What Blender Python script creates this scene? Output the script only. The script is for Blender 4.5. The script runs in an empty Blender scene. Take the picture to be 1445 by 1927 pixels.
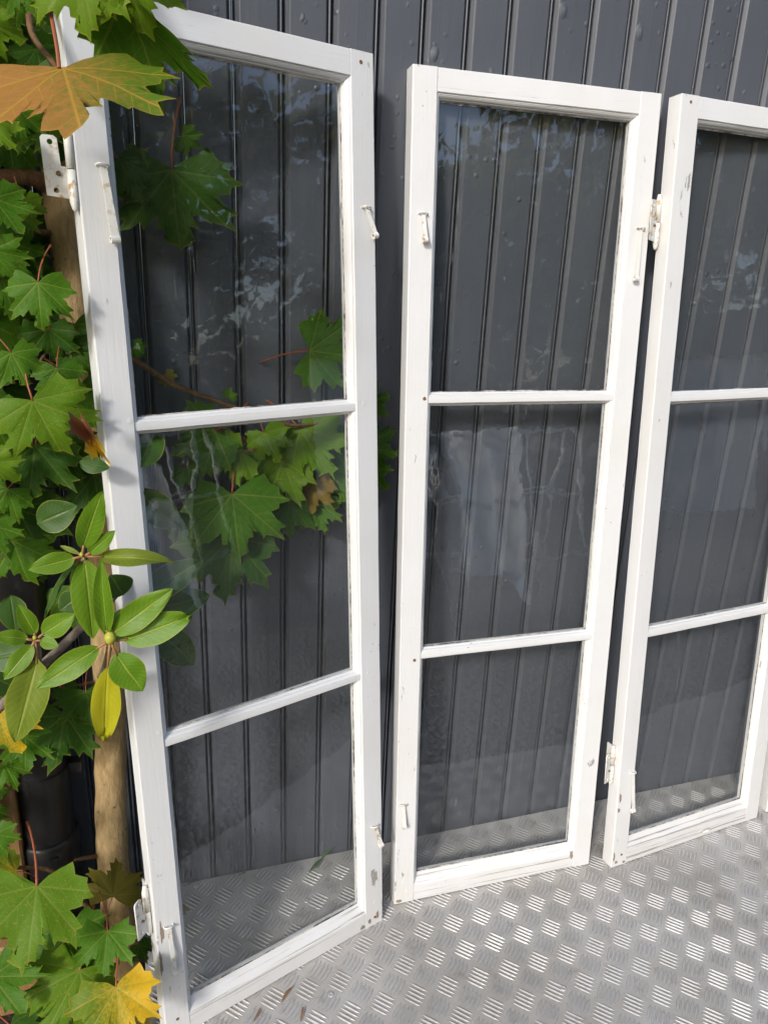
import bpy, bmesh, math, random
from mathutils import Vector, Matrix, noise
rnd = random.Random(7)
SC = bpy.context.scene
COL = SC.collection
R = math.radians
V = Vector

# ------------------------------------------------------------------ camera
FPX, CX, CY = 1400.0, 722.5, 963.5            # focal length and centre of the 1445 x 1927 photograph
CAM = V((0.0, 0.0, 1.45))
RM = Matrix(((0.95320633, 0.05959524, -0.29638842),
             (-0.29944087, 0.32110372, -0.89845844),
             (0.04162757, 0.94516708, 0.32392335)))
cam = bpy.data.cameras.new('camera')
cam.sensor_fit = 'VERTICAL'; cam.sensor_height = 36.0; cam.lens = 36.0 * FPX / 1927.0
cam.clip_start = 0.02; cam.clip_end = 500.0
co = bpy.data.objects.new('camera', cam); COL.objects.link(co)
co.matrix_world = Matrix.Translation(CAM) @ RM.to_4x4()
SC.camera = co

# ------------------------------------------------------------------ sky, sun, exposure
SUN_EL, SUN_AZ = R(31.0), math.atan2(-0.74, -0.67)
to_sun = V((math.cos(SUN_EL) * math.cos(SUN_AZ), math.cos(SUN_EL) * math.sin(SUN_AZ), math.sin(SUN_EL)))
w = bpy.data.worlds.new('World'); SC.world = w; w.use_nodes = True
wn = w.node_tree; bg = wn.nodes['Background']
sky = wn.nodes.new('ShaderNodeTexSky'); sky.sky_type = 'NISHITA'; sky.sun_disc = False
sky.sun_elevation = SUN_EL; sky.sun_rotation = math.atan2(to_sun.x, to_sun.y) % (2 * math.pi)
sky.air_density = 1.0; sky.dust_density = 2.0; sky.ozone_density = 1.0
wn.links.new(sky.outputs[0], bg.inputs[0]); bg.inputs[1].default_value = 0.15
sl = bpy.data.lights.new('sun', 'SUN'); sl.energy = 1.8; sl.angle = R(7.0); sl.color = (1.0, 0.985, 0.965)
so = bpy.data.objects.new('sun', sl); COL.objects.link(so)
so.rotation_euler = (-to_sun).to_track_quat('-Z', 'Y').to_euler()
SC.view_settings.view_transform = 'Standard'; SC.view_settings.look = 'None'
SC.view_settings.exposure = 0.50; SC.view_settings.gamma = 1.0
SC.cycles.max_bounces = 6; SC.cycles.diffuse_bounces = 3; SC.cycles.use_adaptive_sampling = True; SC.cycles.adaptive_threshold = 0.02; SC.cycles.glossy_bounces = 3; SC.cycles.transmission_bounces = 2; SC.cycles.transparent_max_bounces = 12
SC.cycles.caustics_reflective = False; SC.cycles.caustics_refractive = False

# ------------------------------------------------------------------ helpers
CR, CU = V((RM[0][0], RM[1][0], RM[2][0])), V((RM[0][1], RM[1][1], RM[2][1]))
def at(px, py, y):
    """world point on the plane Y = y that a place in the photograph looks at"""
    d = RM @ V((px - CX, -(py - CY), -FPX))
    return CAM + d * (y / d.y)
def depth(p):
    return -(RM.transposed() @ (p - CAM)).z
def link(name, data, parent=None):
    o = bpy.data.objects.new(name, data); COL.objects.link(o)
    if parent is not None: o.parent = parent
    return o
def tag(o, label=None, cat=None, group=None, kind=None):
    if label: o['label'] = label
    if cat: o['category'] = cat
    if group: o['group'] = group
    if kind: o['kind'] = kind
    return o
def mesh(name, verts, faces, mat=None, smooth=False, uvs=None):
    m = bpy.data.meshes.new(name)
    m.from_pydata([tuple(v) for v in verts], [], faces)
    if uvs is not None:
        l = m.uv_layers.new(name='UVMap')
        for i, lp in enumerate(m.loops): l.data[i].uv = uvs[lp.vertex_index]
    if mat is not None: m.materials.append(mat)
    if smooth:
        for p in m.polygons: p.use_smooth = True
    m.update()
    return m
def fixn(m):
    b = bmesh.new(); b.from_mesh(m); bmesh.ops.recalc_face_normals(b, faces=b.faces); b.to_mesh(m); b.free()
    return m
class MB:
    def __init__(self): self.v = []; self.f = []
    def add(self, vs, fs):
        o = len(self.v); self.v += [tuple(a) for a in vs]; self.f += [tuple(i + o for i in f) for f in fs]
    def box(self, a, b, M=None):
        x0, y0, z0 = a; x1, y1, z1 = b
        vs = [V(p) for p in ((x0,y0,z0),(x1,y0,z0),(x1,y1,z0),(x0,y1,z0),(x0,y0,z1),(x1,y0,z1),(x1,y1,z1),(x0,y1,z1))]
        if M is not None: vs = [M @ p for p in vs]
        self.add(vs, [(0,3,2,1),(4,5,6,7),(0,1,5,4),(1,2,6,5),(2,3,7,6),(3,0,4,7)])
    def tube(self, pts, rad, seg=8, wob=0.0, cap=True):
        pts = [V(p) for p in pts]; n = len(pts)
        if not hasattr(rad, '__len__'): rad = [rad] * n
        rings = []
        for i, p in enumerate(pts):
            t = (pts[min(i+1, n-1)] - pts[max(i-1, 0)]).normalized()
            a = t.cross(V((0.31, 0.87, 0.37))).normalized(); b = t.cross(a)
            ring = []
            for k in range(seg):
                an = 2 * math.pi * k / seg
                q = a * math.cos(an) + b * math.sin(an)
                r = rad[i] * (1 + wob * noise.noise((p + q * 0.05) * 25))
                ring.append(p + q * r)
            rings.append(ring)
        vs = [v for r in rings for v in r]; fs = []
        for i in range(n - 1):
            for k in range(seg):
                k2 = (k + 1) % seg
                fs.append((i*seg+k, i*seg+k2, (i+1)*seg+k2, (i+1)*seg+k))
        if cap:
            fs.append(tuple(range(seg))[::-1]); fs.append(tuple((n-1)*seg + k for k in range(seg)))
        self.add(vs, fs)
    def build(self, name, mat, parent=None, smooth=False):
        return link(name, fixn(mesh(name, self.v, self.f, mat, smooth)), parent)
def subdiv_path(pts, n=6):
    """smooth Catmull-Rom through pts"""
    P = [V(p) for p in pts]; P = [P[0]*2-P[1]] + P + [P[-1]*2-P[-2]]; out = []
    for i in range(1, len(P) - 2):
        for k in range(n):
            t = k / n
            out.append(0.5*((2*P[i]) + (P[i+1]-P[i-1])*t + (2*P[i-1]-5*P[i]+4*P[i+1]-P[i+2])*t*t + (3*P[i]-P[i-1]-3*P[i+1]+P[i+2])*t*t*t))
    out.append(P[-2])
    return out

# ------------------------------------------------------------------ materials
class NT:
    def __init__(self, name):
        self.m = bpy.data.materials.new(name); self.m.use_nodes = True
        self.t = self.m.node_tree; self.n = self.t.nodes; self.p = self.n['Principled BSDF']; self.out = self.n['Material Output']
    def new(self, kind, **kw):
        x = self.n.new(kind)
        for k, v in kw.items(): setattr(x, k, v)
        return x
    def set(self, sock, v):
        if isinstance(v, bpy.types.NodeSocket): self.t.links.new(v, sock)
        elif isinstance(v, tuple) and len(v) == 3 and sock.type == 'RGBA': sock.default_value = (*v, 1)
        else: sock.default_value = v
    def math(self, op, a, b=0.0, c=None, clamp=False):
        x = self.new('ShaderNodeMath', operation=op, use_clamp=clamp)
        self.set(x.inputs[0], a); self.set(x.inputs[1], b)
        if c is not None: self.set(x.inputs[2], c)
        return x.outputs[0]
    def mix(self, f, a, b):
        x = self.new('ShaderNodeMix', data_type='RGBA')
        self.set(x.inputs['Factor'], f); self.set(x.inputs[6], a); self.set(x.inputs[7], b)
        return x.outputs[2]
    def mixf(self, f, a, b):
        x = self.new('ShaderNodeMix', data_type='FLOAT')
        self.set(x.inputs[0], f); self.set(x.inputs[2], a); self.set(x.inputs[3], b)
        return x.outputs[0]
    def ramp(self, f, lo, hi, a=0.0, b=1.0):
        x = self.new('ShaderNodeMapRange', clamp=True)
        self.set(x.inputs[0], f); x.inputs[1].default_value = lo; x.inputs[2].default_value = hi
        x.inputs[3].default_value = a; x.inputs[4].default_value = b
        return x.outputs[0]
    def coord(self, which='Object', scale=(1, 1, 1), shift=True):
        tc = self.new('ShaderNodeTexCoord'); mp = self.new('ShaderNodeMapping')
        self.t.links.new(tc.outputs[which], mp.inputs[0]); mp.inputs['Scale'].default_value = scale
        if shift and which == 'Object':
            oi = self.new('ShaderNodeObjectInfo')
            r = self.math('MULTIPLY', oi.outputs['Random'], 37.0)
            cx = self.new('ShaderNodeCombineXYZ'); self.set(cx.inputs[0], r); self.set(cx.inputs[1], r); self.set(cx.inputs[2], r)
            self.t.links.new(cx.outputs[0], mp.inputs['Location'])
        return mp.outputs[0]
    def noise(self, vec, scale, detail=4.0, rough=0.55, dist=0.0):
        x = self.new('ShaderNodeTexNoise'); self.set(x.inputs['Vector'], vec)
        x.inputs['Scale'].default_value = scale; x.inputs['Detail'].default_value = detail
        x.inputs['Roughness'].default_value = rough; x.inputs['Distortion'].default_value = dist
        return x.outputs[0]
    def voro(self, vec, scale, feature='F1', out='Distance'):
        x = self.new('ShaderNodeTexVoronoi', feature=feature); self.set(x.inputs['Vector'], vec)
        x.inputs['Scale'].default_value = scale
        return x.outputs[out]
    def bump(self, h, strength=0.3, dist=0.01, prev=None):
        x = self.new('ShaderNodeBump'); x.inputs['Strength'].default_value = strength; x.inputs['Distance'].default_value = dist
        self.set(x.inputs['Height'], h)
        if prev is not None: self.set(x.inputs['Normal'], prev)
        return x.outputs[0]
    def fin(self, **kw):
        nm = {'color': 'Base Color', 'rough': 'Roughness', 'normal': 'Normal', 'metal': 'Metallic', 'spec': 'Specular IOR Level', 'coat': 'Coat Weight'}
        for k, v in kw.items(): self.set(self.p.inputs[nm[k]], v)
        return self.m

def paint_mat(name, base=(0.73, 0.735, 0.735), wear=0.0, dirt=0.35, grain=(60, 60, 3)):
    n = NT(name)
    g = n.coord('Object', grain); c = n.coord('Object')
    grainn = n.noise(g, 4.0, 6, 0.6)
    big = n.noise(c, 7.0, 4, 0.6)
    col = n.mix(n.ramp(big, 0.35, 0.7, 0, 0.6), base, tuple(b * k for b, k in zip(base, (0.93, 0.915, 0.87))))
    streak = n.ramp(grainn, 0.60, 0.78, 0, dirt)
    col = n.mix(streak, col, (0.55, 0.52, 0.46))
    speck = n.voro(c, 55.0)
    patch = n.noise(c, 5.0, 3)
    sp = n.math('MULTIPLY', n.ramp(speck, 0.05, 0.10, 1, 0), n.ramp(patch, 0.55, 0.66, 0, 1))
    col = n.mix(n.math('MULTIPLY', sp, 0.85), col, (0.16, 0.115, 0.075))
    chip = n.noise(n.coord('Object', (grain[0]*0.35, grain[1]*0.35, grain[2]*2.2)), 1.6, 8, 0.68)
    thr = 0.71 - 0.125 * wear
    ch = n.ramp(chip, thr, thr + 0.02, 0, 1)
    col = n.mix(ch, col, n.mix(grainn, (0.27, 0.25, 0.22), (0.42, 0.40, 0.37)))
    h = n.math('SUBTRACT', n.math('ADD', n.math('MULTIPLY', grainn, 0.9), n.math('MULTIPLY', n.noise(c, 120, 3), 0.35)), n.math('MULTIPLY', ch, 0.8))
    return n.fin(color=col, rough=n.ramp(big, 0.3, 0.7, 0.33, 0.5), normal=n.bump(h, 0.28, 0.0014))
M = {}
M['paint_v'] = paint_mat('white_paint_upright', wear=0.35, dirt=0.28)
M['paint_h'] = paint_mat('white_paint_rail', wear=0.45, dirt=0.45, grain=(3, 60, 60))
M['paint_worn'] = paint_mat('weathered_white_paint', base=(0.725, 0.725, 0.72), wear=1.0, dirt=0.55, grain=(3, 60, 60))
M['paint_foot'] = paint_mat('weathered_white_paint_upright', base=(0.725, 0.725, 0.72), wear=0.75, dirt=0.5)

def metal_paint():
    n = NT('painted_iron'); c = n.coord('Object')
    r = n.noise(c, 90, 5, 0.65); b = n.noise(c, 22, 3)
    k = n.math('MULTIPLY', n.ramp(r, 0.52, 0.62, 0, 1), n.ramp(b, 0.45, 0.6, 0, 1))
    col = n.mix(k, (0.74, 0.73, 0.68), n.mix(n.noise(c, 300, 3), (0.30, 0.13, 0.03), (0.50, 0.33, 0.10)))
    return n.fin(color=col, rough=0.42, normal=n.bump(n.noise(c, 200, 4), 0.4, 0.001))
M['iron'] = metal_paint()
n = NT('rusty_iron'); c = n.coord('Object')
M['rust'] = n.fin(color=n.mix(n.noise(c, 160, 5), (0.10, 0.045, 0.02), (0.26, 0.15, 0.08)), rough=0.85, normal=n.bump(n.noise(c, 300, 4), 0.5, 0.001))
def wood_mat0():
    n = NT('bare_weathered_wood'); c = n.coord('Object', (40, 40, 4)); f = n.noise(c, 3.0, 5, 0.6)
    return n.fin(color=n.mix(f, (0.17, 0.12, 0.08), (0.38, 0.31, 0.24)), rough=0.9, normal=n.bump(f, 0.5, 0.002))
n = NT('old_putty'); c = n.coord('Object')
pn = n.noise(c, 70, 6, 0.7)
M['bare'] = wood_mat0()
M['putty'] = n.fin(color=n.mix(n.ramp(n.math('ADD', n.math('MULTIPLY', pn, 0.5), n.math('MULTIPLY', n.noise(c, 9, 3), 0.5)), 0.42, 0.56), (0.50, 0.48, 0.43), (0.07, 0.063, 0.055)), rough=0.9, normal=n.bump(pn, 0.7, 0.002))

def wall_mat():
    n = NT('anthracite_wall_paint'); c = n.coord('Object'); g = n.coord('Object', (45, 45, 2.2))
    gr = n.noise(g, 3.0, 6, 0.6); big = n.noise(c, 3.0, 4, 0.6)
    oi = n.new('ShaderNodeObjectInfo')
    col = n.mix(n.math('ADD', n.math('MULTIPLY', big, 0.75), n.math('MULTIPLY', oi.outputs['Random'], 0.3), clamp=True), (0.064, 0.071, 0.084), (0.093, 0.101, 0.117))
    dust = n.ramp(n.voro(c, 70), 0.03, 0.05, 1, 0)
    dm = n.math('MULTIPLY', dust, n.ramp(n.noise(c, 6.0), 0.60, 0.66))
    col = n.mix(dm, col, (0.4, 0.38, 0.34))
    bl = n.ramp(n.voro(c, 38), 0.10, 0.22, 1, 0)
    bl = n.math('MULTIPLY', bl, n.ramp(n.noise(c, 4.5), 0.52, 0.62))
    nb = n.bump(bl, 0.6, 0.003)
    nb = n.bump(gr, 0.3, 0.0015, nb)
    nb = n.bump(n.noise(c, 160, 3), 0.2, 0.0008, nb)
    return n.fin(color=col, rough=n.ramp(big, 0.3, 0.7, 0.36, 0.5), normal=nb)
M['wall'] = wall_mat()

def deck_mat(name, bar):
    n = NT(name); c = n.coord('Object', shift=False)
    st = n.noise(c, 4.5, 6, 0.62); fine = n.noise(c, 120, 4, 0.6)
    a, b = ((0.66, 0.64, 0.61), (0.55, 0.525, 0.485)) if bar else ((0.57, 0.55, 0.52), (0.43, 0.405, 0.365))
    col = n.mix(n.ramp(st, 0.35, 0.68), a, b)
    col = n.mix(n.ramp(n.noise(c, 24, 5, 0.7), 0.56, 0.75, 0, 0.65), col, (0.30, 0.25, 0.19))
    col = n.mix(n.ramp(n.noise(n.coord('Object', (1, 3, 1), False), 9, 6, 0.7), 0.62, 0.70, 0, 0.35), col, (0.72, 0.71, 0.69))
    col = n.mix(n.ramp(n.voro(c, 60), 0.03, 0.05, 0.5, 0), col, (0.75, 0.74, 0.72))
    col = n.mix(n.ramp(n.noise(c, 2.3, 5, 0.6), 0.48, 0.72, 0, 0.45), col, (0.36, 0.325, 0.275))
    return n.fin(color=col, metal=0.6 if bar else 0.3, rough=n.ramp(fine, 0.3, 0.7, 0.42 if bar else 0.45, 0.56 if bar else 0.60),
                 normal=n.bump(fine, 0.35, 0.0006))
n = NT('tread_grime_shade'); c = n.coord('Object', shift=False); M['grime_shade'] = n.fin(color=n.mix(n.ramp(n.noise(c, 14, 5, 0.65), 0.35, 0.65), (0.38, 0.365, 0.34), (0.16, 0.14, 0.115)), rough=0.8)  # dark skirt colour that paints a shaded outline round each tread bar
M['deck'] = deck_mat('aluminium_plate', False); M['bars'] = deck_mat('aluminium_tread_bars', True)

def glass_mat():
    n = NT('old_window_glass'); c = n.coord('Object')
    h = n.math('ADD', n.math('MULTIPLY', n.noise(n.coord('Object', (1, 1, 0.45)), 6.5, 2, 0.45), 1.0), n.math('MULTIPLY', n.noise(c, 26, 2, 0.4), 0.10))
    nb = n.bump(h, 0.32, 0.005)
    gl = n.new('ShaderNodeBsdfGlossy'); gl.inputs['Roughness'].default_value = 0.012; n.set(gl.inputs['Color'], (0.95, 0.97, 1.0)); n.set(gl.inputs['Normal'], nb)
    tr = n.new('ShaderNodeBsdfTransparent'); n.set(tr.inputs['Color'], (0.982, 0.988, 0.986))
    fr = n.new('ShaderNodeLayerWeight'); fr.inputs['Blend'].default_value = 0.5; n.set(fr.inputs['Normal'], nb)
    fz = n.math('MULTIPLY_ADD', n.math('POWER', fr.outputs['Facing'], 5.0), 0.95, 0.058)     # Schlick, the same from both faces
    m1 = n.new('ShaderNodeMixShader'); n.set(m1.inputs[0], fz); n.t.links.new(tr.outputs[0], m1.inputs[1]); n.t.links.new(gl.outputs[0], m1.inputs[2])
    df = n.new('ShaderNodeBsdfDiffuse'); n.set(df.inputs['Color'], (0.62, 0.62, 0.58))
    sp = n.math('MULTIPLY', n.ramp(n.voro(c, 85), 0.035, 0.055, 1, 0), n.ramp(n.noise(c, 9, 3), 0.52, 0.62, 0, 0.8))
    sm = n.ramp(n.noise(n.coord('Object', (1, 1, 0.35)), 5.0, 5, 0.6), 0.5, 0.85, 0.0015, 0.014)
    sc = n.math('MULTIPLY', n.ramp(n.noise(n.coord('Object', (120, 1, 9)), 1.0, 2), 0.70, 0.74, 0, 1), n.ramp(n.noise(c, 4, 2), 0.5, 0.6, 0, 0.10))
    f = n.math('ADD', n.math('ADD', sp, sm), sc, clamp=True)
    m2 = n.new('ShaderNodeMixShader'); n.set(m2.inputs[0], f); n.t.links.new(m1.outputs[0], m2.inputs[1]); n.t.links.new(df.outputs[0], m2.inputs[2])
    n.t.links.new(m2.outputs[0], n.out.inputs['Surface'])
    return n.m
M['glass'] = glass_mat()

def leaf_mat(name, ca, cb, vein=(0.20, 0.26, 0.04), rim=(0.30, 0.24, 0.03), spots=0.15, spotcol=(0.30, 0.14, 0.03), grad=0.0, gradcol=(0.45, 0.30, 0.02), rough=0.50):
    n = NT(name)
    uv = n.new('ShaderNodeUVMap'); sx = n.new('ShaderNodeSeparateXYZ'); n.t.links.new(uv.outputs[0], sx.inputs[0])
    x = n.math('MULTIPLY_ADD', sx.outputs[0], 2.0, -1.0); y = n.math('MULTIPLY_ADD', sx.outputs[1], 2.0, -1.0)
    best = None; al = None
    for a in (0, 43, -43, 81, -81):
        dx, dy = math.sin(R(a)), math.cos(R(a))
        along = n.math('MULTIPLY_ADD', x, dx, n.math('MULTIPLY', y, dy))
        acr = n.math('ABSOLUTE', n.math('SUBTRACT', n.math('MULTIPLY', x, dy), n.math('MULTIPLY', y, dx)))
        acr = n.math('ADD', acr, n.math('LESS_THAN', along, -0.01))
        if best is None: best, al = acr, along
        else:
            s = n.math('LESS_THAN', acr, best); best = n.math('MINIMUM', acr, best); al = n.mixf(s, al, along)
    main = n.ramp(best, 0.004, 0.014, 1, 0)
    tri = n.math('ABSOLUTE', n.math('SUBTRACT', n.math('FRACT', n.math('MULTIPLY', n.math('SUBTRACT', al, n.math('MULTIPLY', best, 0.95)), 7.0)), 0.5))
    side = n.math('MULTIPLY', n.ramp(tri, 0.43, 0.49, 0, 0.7), n.ramp(best, 0.0, 0.25, 1, 0.2))
    vm = n.math('MAXIMUM', main, side)
    oi = n.new('ShaderNodeObjectInfo'); c = n.coord('Object')
    big = n.noise(c, 16, 4, 0.6); cells = n.noise(c, 130, 3)
    t = n.math('ADD', n.math('MULTIPLY', oi.outputs['Random'], 0.55), n.math('MULTIPLY_ADD', big, 1.1, -0.3), clamp=True)
    col = n.mix(t, ca, cb)
    r = n.math('SQRT', n.math('ADD', n.math('MULTIPLY', x, x), n.math('MULTIPLY', y, y)))
    if grad > 0:
        gg = n.ramp(n.math('ADD', n.math('MULTIPLY', x, -0.7), n.math('MULTIPLY', n.noise(c, 18, 5, 0.6), 1.1)), 0.62 - grad, 1.12 - grad)
        col = n.mix(gg, col, gradcol)
    s1 = n.math('MULTIPLY', n.ramp(n.noise(c, 42, 4, 0.65), 0.60, 0.68), n.ramp(n.noise(c, 13, 2), 0.56 - spots*0.25, 0.66 - spots*0.25))
    col = n.mix(n.math('MULTIPLY', s1, min(1.0, 0.35 + spots)), col, n.mix(cells, spotcol, (0.42, 0.26, 0.04)))
    col = n.mix(n.math('MULTIPLY', vm, 0.75), col, vein)
    edge = n.new('ShaderNodeAttribute'); edge.attribute_name = 'rim'
    col = n.mix(n.ramp(edge.outputs['Fac'], 0.965, 1.0, 0, 0.55), col, rim)
    h = n.math('ADD', n.math('MULTIPLY', n.ramp(best, 0.0, 0.035), 0.5), n.math('ADD', n.math('MULTIPLY', side, -0.5), n.math('MULTIPLY', cells, 0.25)))
    n.fin(color=col, rough=rough, normal=n.bump(h, 0.35, 0.0015), spec=0.17)
    tl = n.new('ShaderNodeBsdfTranslucent'); n.set(tl.inputs['Color'], n.mix(0.5, col, (0.17, 0.30, 0.01)))
    mx = n.new('ShaderNodeMixShader'); mx.inputs[0].default_value = 0.30
    n.t.links.new(n.p.outputs[0], mx.inputs[1]); n.t.links.new(tl.outputs[0], mx.inputs[2]); n.t.links.new(mx.outputs[0], n.out.inputs['Surface'])
    return n.m
M['leaf'] = leaf_mat('maple_leaf_green', (0.034, 0.118, 0.006), (0.075, 0.190, 0.008), spots=0.4)
M['leaf_lime'] = leaf_mat('maple_leaf_lime', (0.095, 0.205, 0.007), (0.135, 0.240, 0.009), spots=0.45, rim=(0.38, 0.34, 0.03))
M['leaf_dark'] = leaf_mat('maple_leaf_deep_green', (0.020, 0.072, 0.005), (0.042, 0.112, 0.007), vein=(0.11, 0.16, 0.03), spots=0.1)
M['leaf_spot'] = leaf_mat('maple_leaf_spotted', (0.075, 0.175, 0.007), (0.115, 0.215, 0.009), spots=0.9, spotcol=(0.42, 0.28, 0.03))
M['leaf_yellow'] = leaf_mat('maple_leaf_turning_yellow', (0.11, 0.19, 0.012), (0.17, 0.23, 0.015), vein=(0.40, 0.33, 0.05), spots=0.9, spotcol=(0.30, 0.12, 0.02), grad=0.33, gradcol=(0.62, 0.38, 0.012), rim=(0.5, 0.35, 0.02))
M['leaf_orange'] = leaf_mat('maple_leaf_turning_orange', (0.27, 0.145, 0.030), (0.42, 0.185, 0.060), vein=(0.45, 0.26, 0.04), spots=1.0, spotcol=(0.13, 0.05, 0.04), grad=0.20, gradcol=(0.09, 0.17, 0.014), rim=(0.45, 0.25, 0.03))
M['leaf_rust'] = leaf_mat('maple_leaf_rusty', (0.10, 0.12, 0.012), (0.22, 0.12, 0.02), vein=(0.22, 0.2, 0.04), spots=1.0, spotcol=(0.2, 0.07, 0.02))

def rhodo_mat(name, ca, cb, mid, spots=0.1):
    n = NT(name); uv = n.new('ShaderNodeUVMap'); sx = n.new('ShaderNodeSeparateXYZ'); n.t.links.new(uv.outputs[0], sx.inputs[0])
    x = n.math('ABSOLUTE', n.math('MULTIPLY_ADD', sx.outputs[0], 2.0, -1.0)); y = sx.outputs[1]
    c = n.coord('Object'); oi = n.new('ShaderNodeObjectInfo')
    t = n.math('ADD', n.math('MULTIPLY', oi.outputs['Random'], 0.5), n.math('MULTIPLY', n.noise(c, 22, 3), 0.5))
    col = n.mix(t, ca, cb)
    tri = n.math('ABSOLUTE', n.math('SUBTRACT', n.math('FRACT', n.math('MULTIPLY', n.math('SUBTRACT', y, n.math('MULTIPLY', x, 0.22)), 11.0)), 0.5))
    col = n.mix(n.ramp(tri, 0.42, 0.5, 0, 0.35), col, mid)
    s1 = n.math('MULTIPLY', n.ramp(n.noise(c, 60, 4, 0.6), 0.62, 0.68), n.ramp(n.noise(c, 18, 2), 0.62 - spots*0.2, 0.7 - spots*0.2))
    col = n.mix(s1, col, (0.22, 0.10, 0.02))
    col = n.mix(n.ramp(x, 0.0, 0.07, 0.85, 0), col, mid)
    col = n.mix(n.ramp(x, 0.93, 1.0, 0, 0.6), col, (0.42, 0.40, 0.05))
    h = n.math('ADD', n.ramp(x, 0.0, 0.12), n.math('MULTIPLY', n.noise(c, 70, 3), 0.3))
    n.fin(color=col, rough=n.ramp(n.noise(c, 30, 3), 0.35, 0.65, 0.26, 0.48), normal=n.bump(h, 0.40, 0.0025), spec=0.26)
    tl = n.new('ShaderNodeBsdfTranslucent'); n.set(tl.inputs['Color'], col)
    mx = n.new('ShaderNodeMixShader'); mx.inputs[0].default_value = 0.18
    n.t.links.new(n.p.outputs[0], mx.inputs[1]); n.t.links.new(tl.outputs[0], mx.inputs[2]); n.t.links.new(mx.outputs[0], n.out.inputs['Surface'])
    return n.m
M['rh'] = rhodo_mat('rhododendron_leaf', (0.080, 0.185, 0.008), (0.120, 0.225, 0.010), (0.32, 0.36, 0.06), 0.45)
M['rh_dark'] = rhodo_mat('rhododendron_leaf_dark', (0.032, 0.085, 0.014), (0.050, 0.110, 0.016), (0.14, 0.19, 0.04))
M['rh_olive'] = rhodo_mat('rhododendron_leaf_olive', (0.14, 0.20, 0.020), (0.17, 0.22, 0.022), (0.34, 0.36, 0.06), 0.4)
M['rh_yellow'] = rhodo_mat('rhododendron_leaf_yellow', (0.42, 0.38, 0.012), (0.32, 0.35, 0.018), (0.50, 0.46, 0.05), 0.7)

def bark_mat(name, a, b, sc=(1, 1, 0.30), s=120):
    n = NT(name); c = n.coord('Object', sc, shift=False); c1 = n.coord('Object', shift=False)
    f = n.noise(c, s, 6, 0.7, 0.6); k = n.ramp(n.noise(c1, 11, 4), 0.35, 0.65)
    cr = n.ramp(n.voro(c, s * 0.75, 'DISTANCE_TO_EDGE'), 0.0, 0.09, 1, 0)
    col = n.mix(n.ramp(f, 0.36, 0.62), tuple(q*0.68 for q in a), n.mix(k, a, b))
    col = n.mix(n.math('MULTIPLY', cr, 0.0), col, tuple(q*0.35 for q in a))
    col = n.mix(n.math('MULTIPLY', n.ramp(n.voro(c1, 42), 0.06, 0.16, 0.8, 0), n.ramp(n.noise(c1, 14, 2), 0.5, 0.6)), col, (0.04, 0.025, 0.015))
    h = n.math('MULTIPLY_ADD', cr, -0.05, f)
    return n.fin(color=col, rough=0.85, normal=n.bump(h, 0.9, 0.004))
M['bark'] = bark_mat('maple_bark', (0.40, 0.27, 0.12), (0.48, 0.345, 0.165))
M['twig'] = bark_mat('maple_twig_bark', (0.16, 0.075, 0.03), (0.20, 0.12, 0.05))
M['rhbark'] = bark_mat('rhododendron_bark', (0.22, 0.17, 0.13), (0.30, 0.25, 0.20), (1, 1, 1), 90)
n = NT('red_leaf_stalk'); M['stalk'] = n.fin(color=(0.28, 0.075, 0.025), rough=0.5)
n = NT('rhododendron_stalk'); M['rhstalk'] = n.fin(color=(0.30, 0.15, 0.05), rough=0.5)
n = NT('flower_bud'); c = n.coord('Object'); M['bud'] = n.fin(color=n.mix(n.noise(c, 90), (0.30, 0.33, 0.03), (0.42, 0.40, 0.05)), rough=0.45)
n = NT('black_plastic'); c = n.coord('Object'); M['plastic'] = n.fin(color=n.mix(n.ramp(n.noise(c, 30, 5, 0.7), 0.55, 0.75), (0.012, 0.012, 0.013), (0.05, 0.045, 0.04)), rough=0.38, normal=n.bump(n.noise(c, 25, 3), 0.15, 0.003))
def wood_mat(name, a, b):
    n = NT(name); c = n.coord('Object', (14, 14, 1.2)); f = n.noise(c, 3.0, 5, 0.55, 1.4)
    return n.fin(color=n.mix(n.ramp(f, 0.35, 0.65), a, b), rough=0.65, normal=n.bump(f, 0.3, 0.002))
M['wood'] = wood_mat('bare_pine', (0.30, 0.17, 0.07), (0.20, 0.10, 0.035))
n = NT('dead_leaf'); c = n.coord('Object'); M['dead'] = n.fin(color=n.mix(n.noise(c, 60, 4), (0.14, 0.065, 0.03), (0.30, 0.17, 0.08)), rough=0.8)
n = NT('dead_yellow_leaf'); uv = n.new('ShaderNodeUVMap'); sx = n.new('ShaderNodeSeparateXYZ'); n.t.links.new(uv.outputs[0], sx.inputs[0]); c = n.coord('Object')
M['curl'] = n.fin(color=n.mix(n.ramp(n.math('ADD', sx.outputs[1], n.math('MULTIPLY', n.noise(c, 9, 4), 0.35)), 0.84, 0.92), (0.17, 0.065, 0.02), (0.68, 0.44, 0.015)), rough=0.6)
def gravel_mat():
    n = NT('gravel'); c = n.coord('Object', shift=False)
    v = n.voro(c, 45, out='Color'); d = n.voro(c, 45)
    sx = n.new('ShaderNodeSeparateXYZ'); n.t.links.new(v, sx.inputs[0])
    col = n.mix(sx.outputs[0], (0.06, 0.058, 0.055), (0.20, 0.19, 0.175))
    col = n.mix(n.ramp(n.noise(c, 0.6, 5), 0.4, 0.65), col, (0.16, 0.145, 0.12))
    return n.fin(color=col, rough=0.9, normal=n.bump(d, 1.0, 0.02))
M['gravel'] = gravel_mat()
n = NT('dark_soil'); c = n.coord('Object'); M['soil'] = n.fin(color=n.mix(n.noise(c, 40, 6, 0.7), (0.012, 0.009, 0.007), (0.045, 0.03, 0.02)), rough=0.95, normal=n.bump(n.noise(c, 60, 5), 1.0, 0.02))
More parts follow.
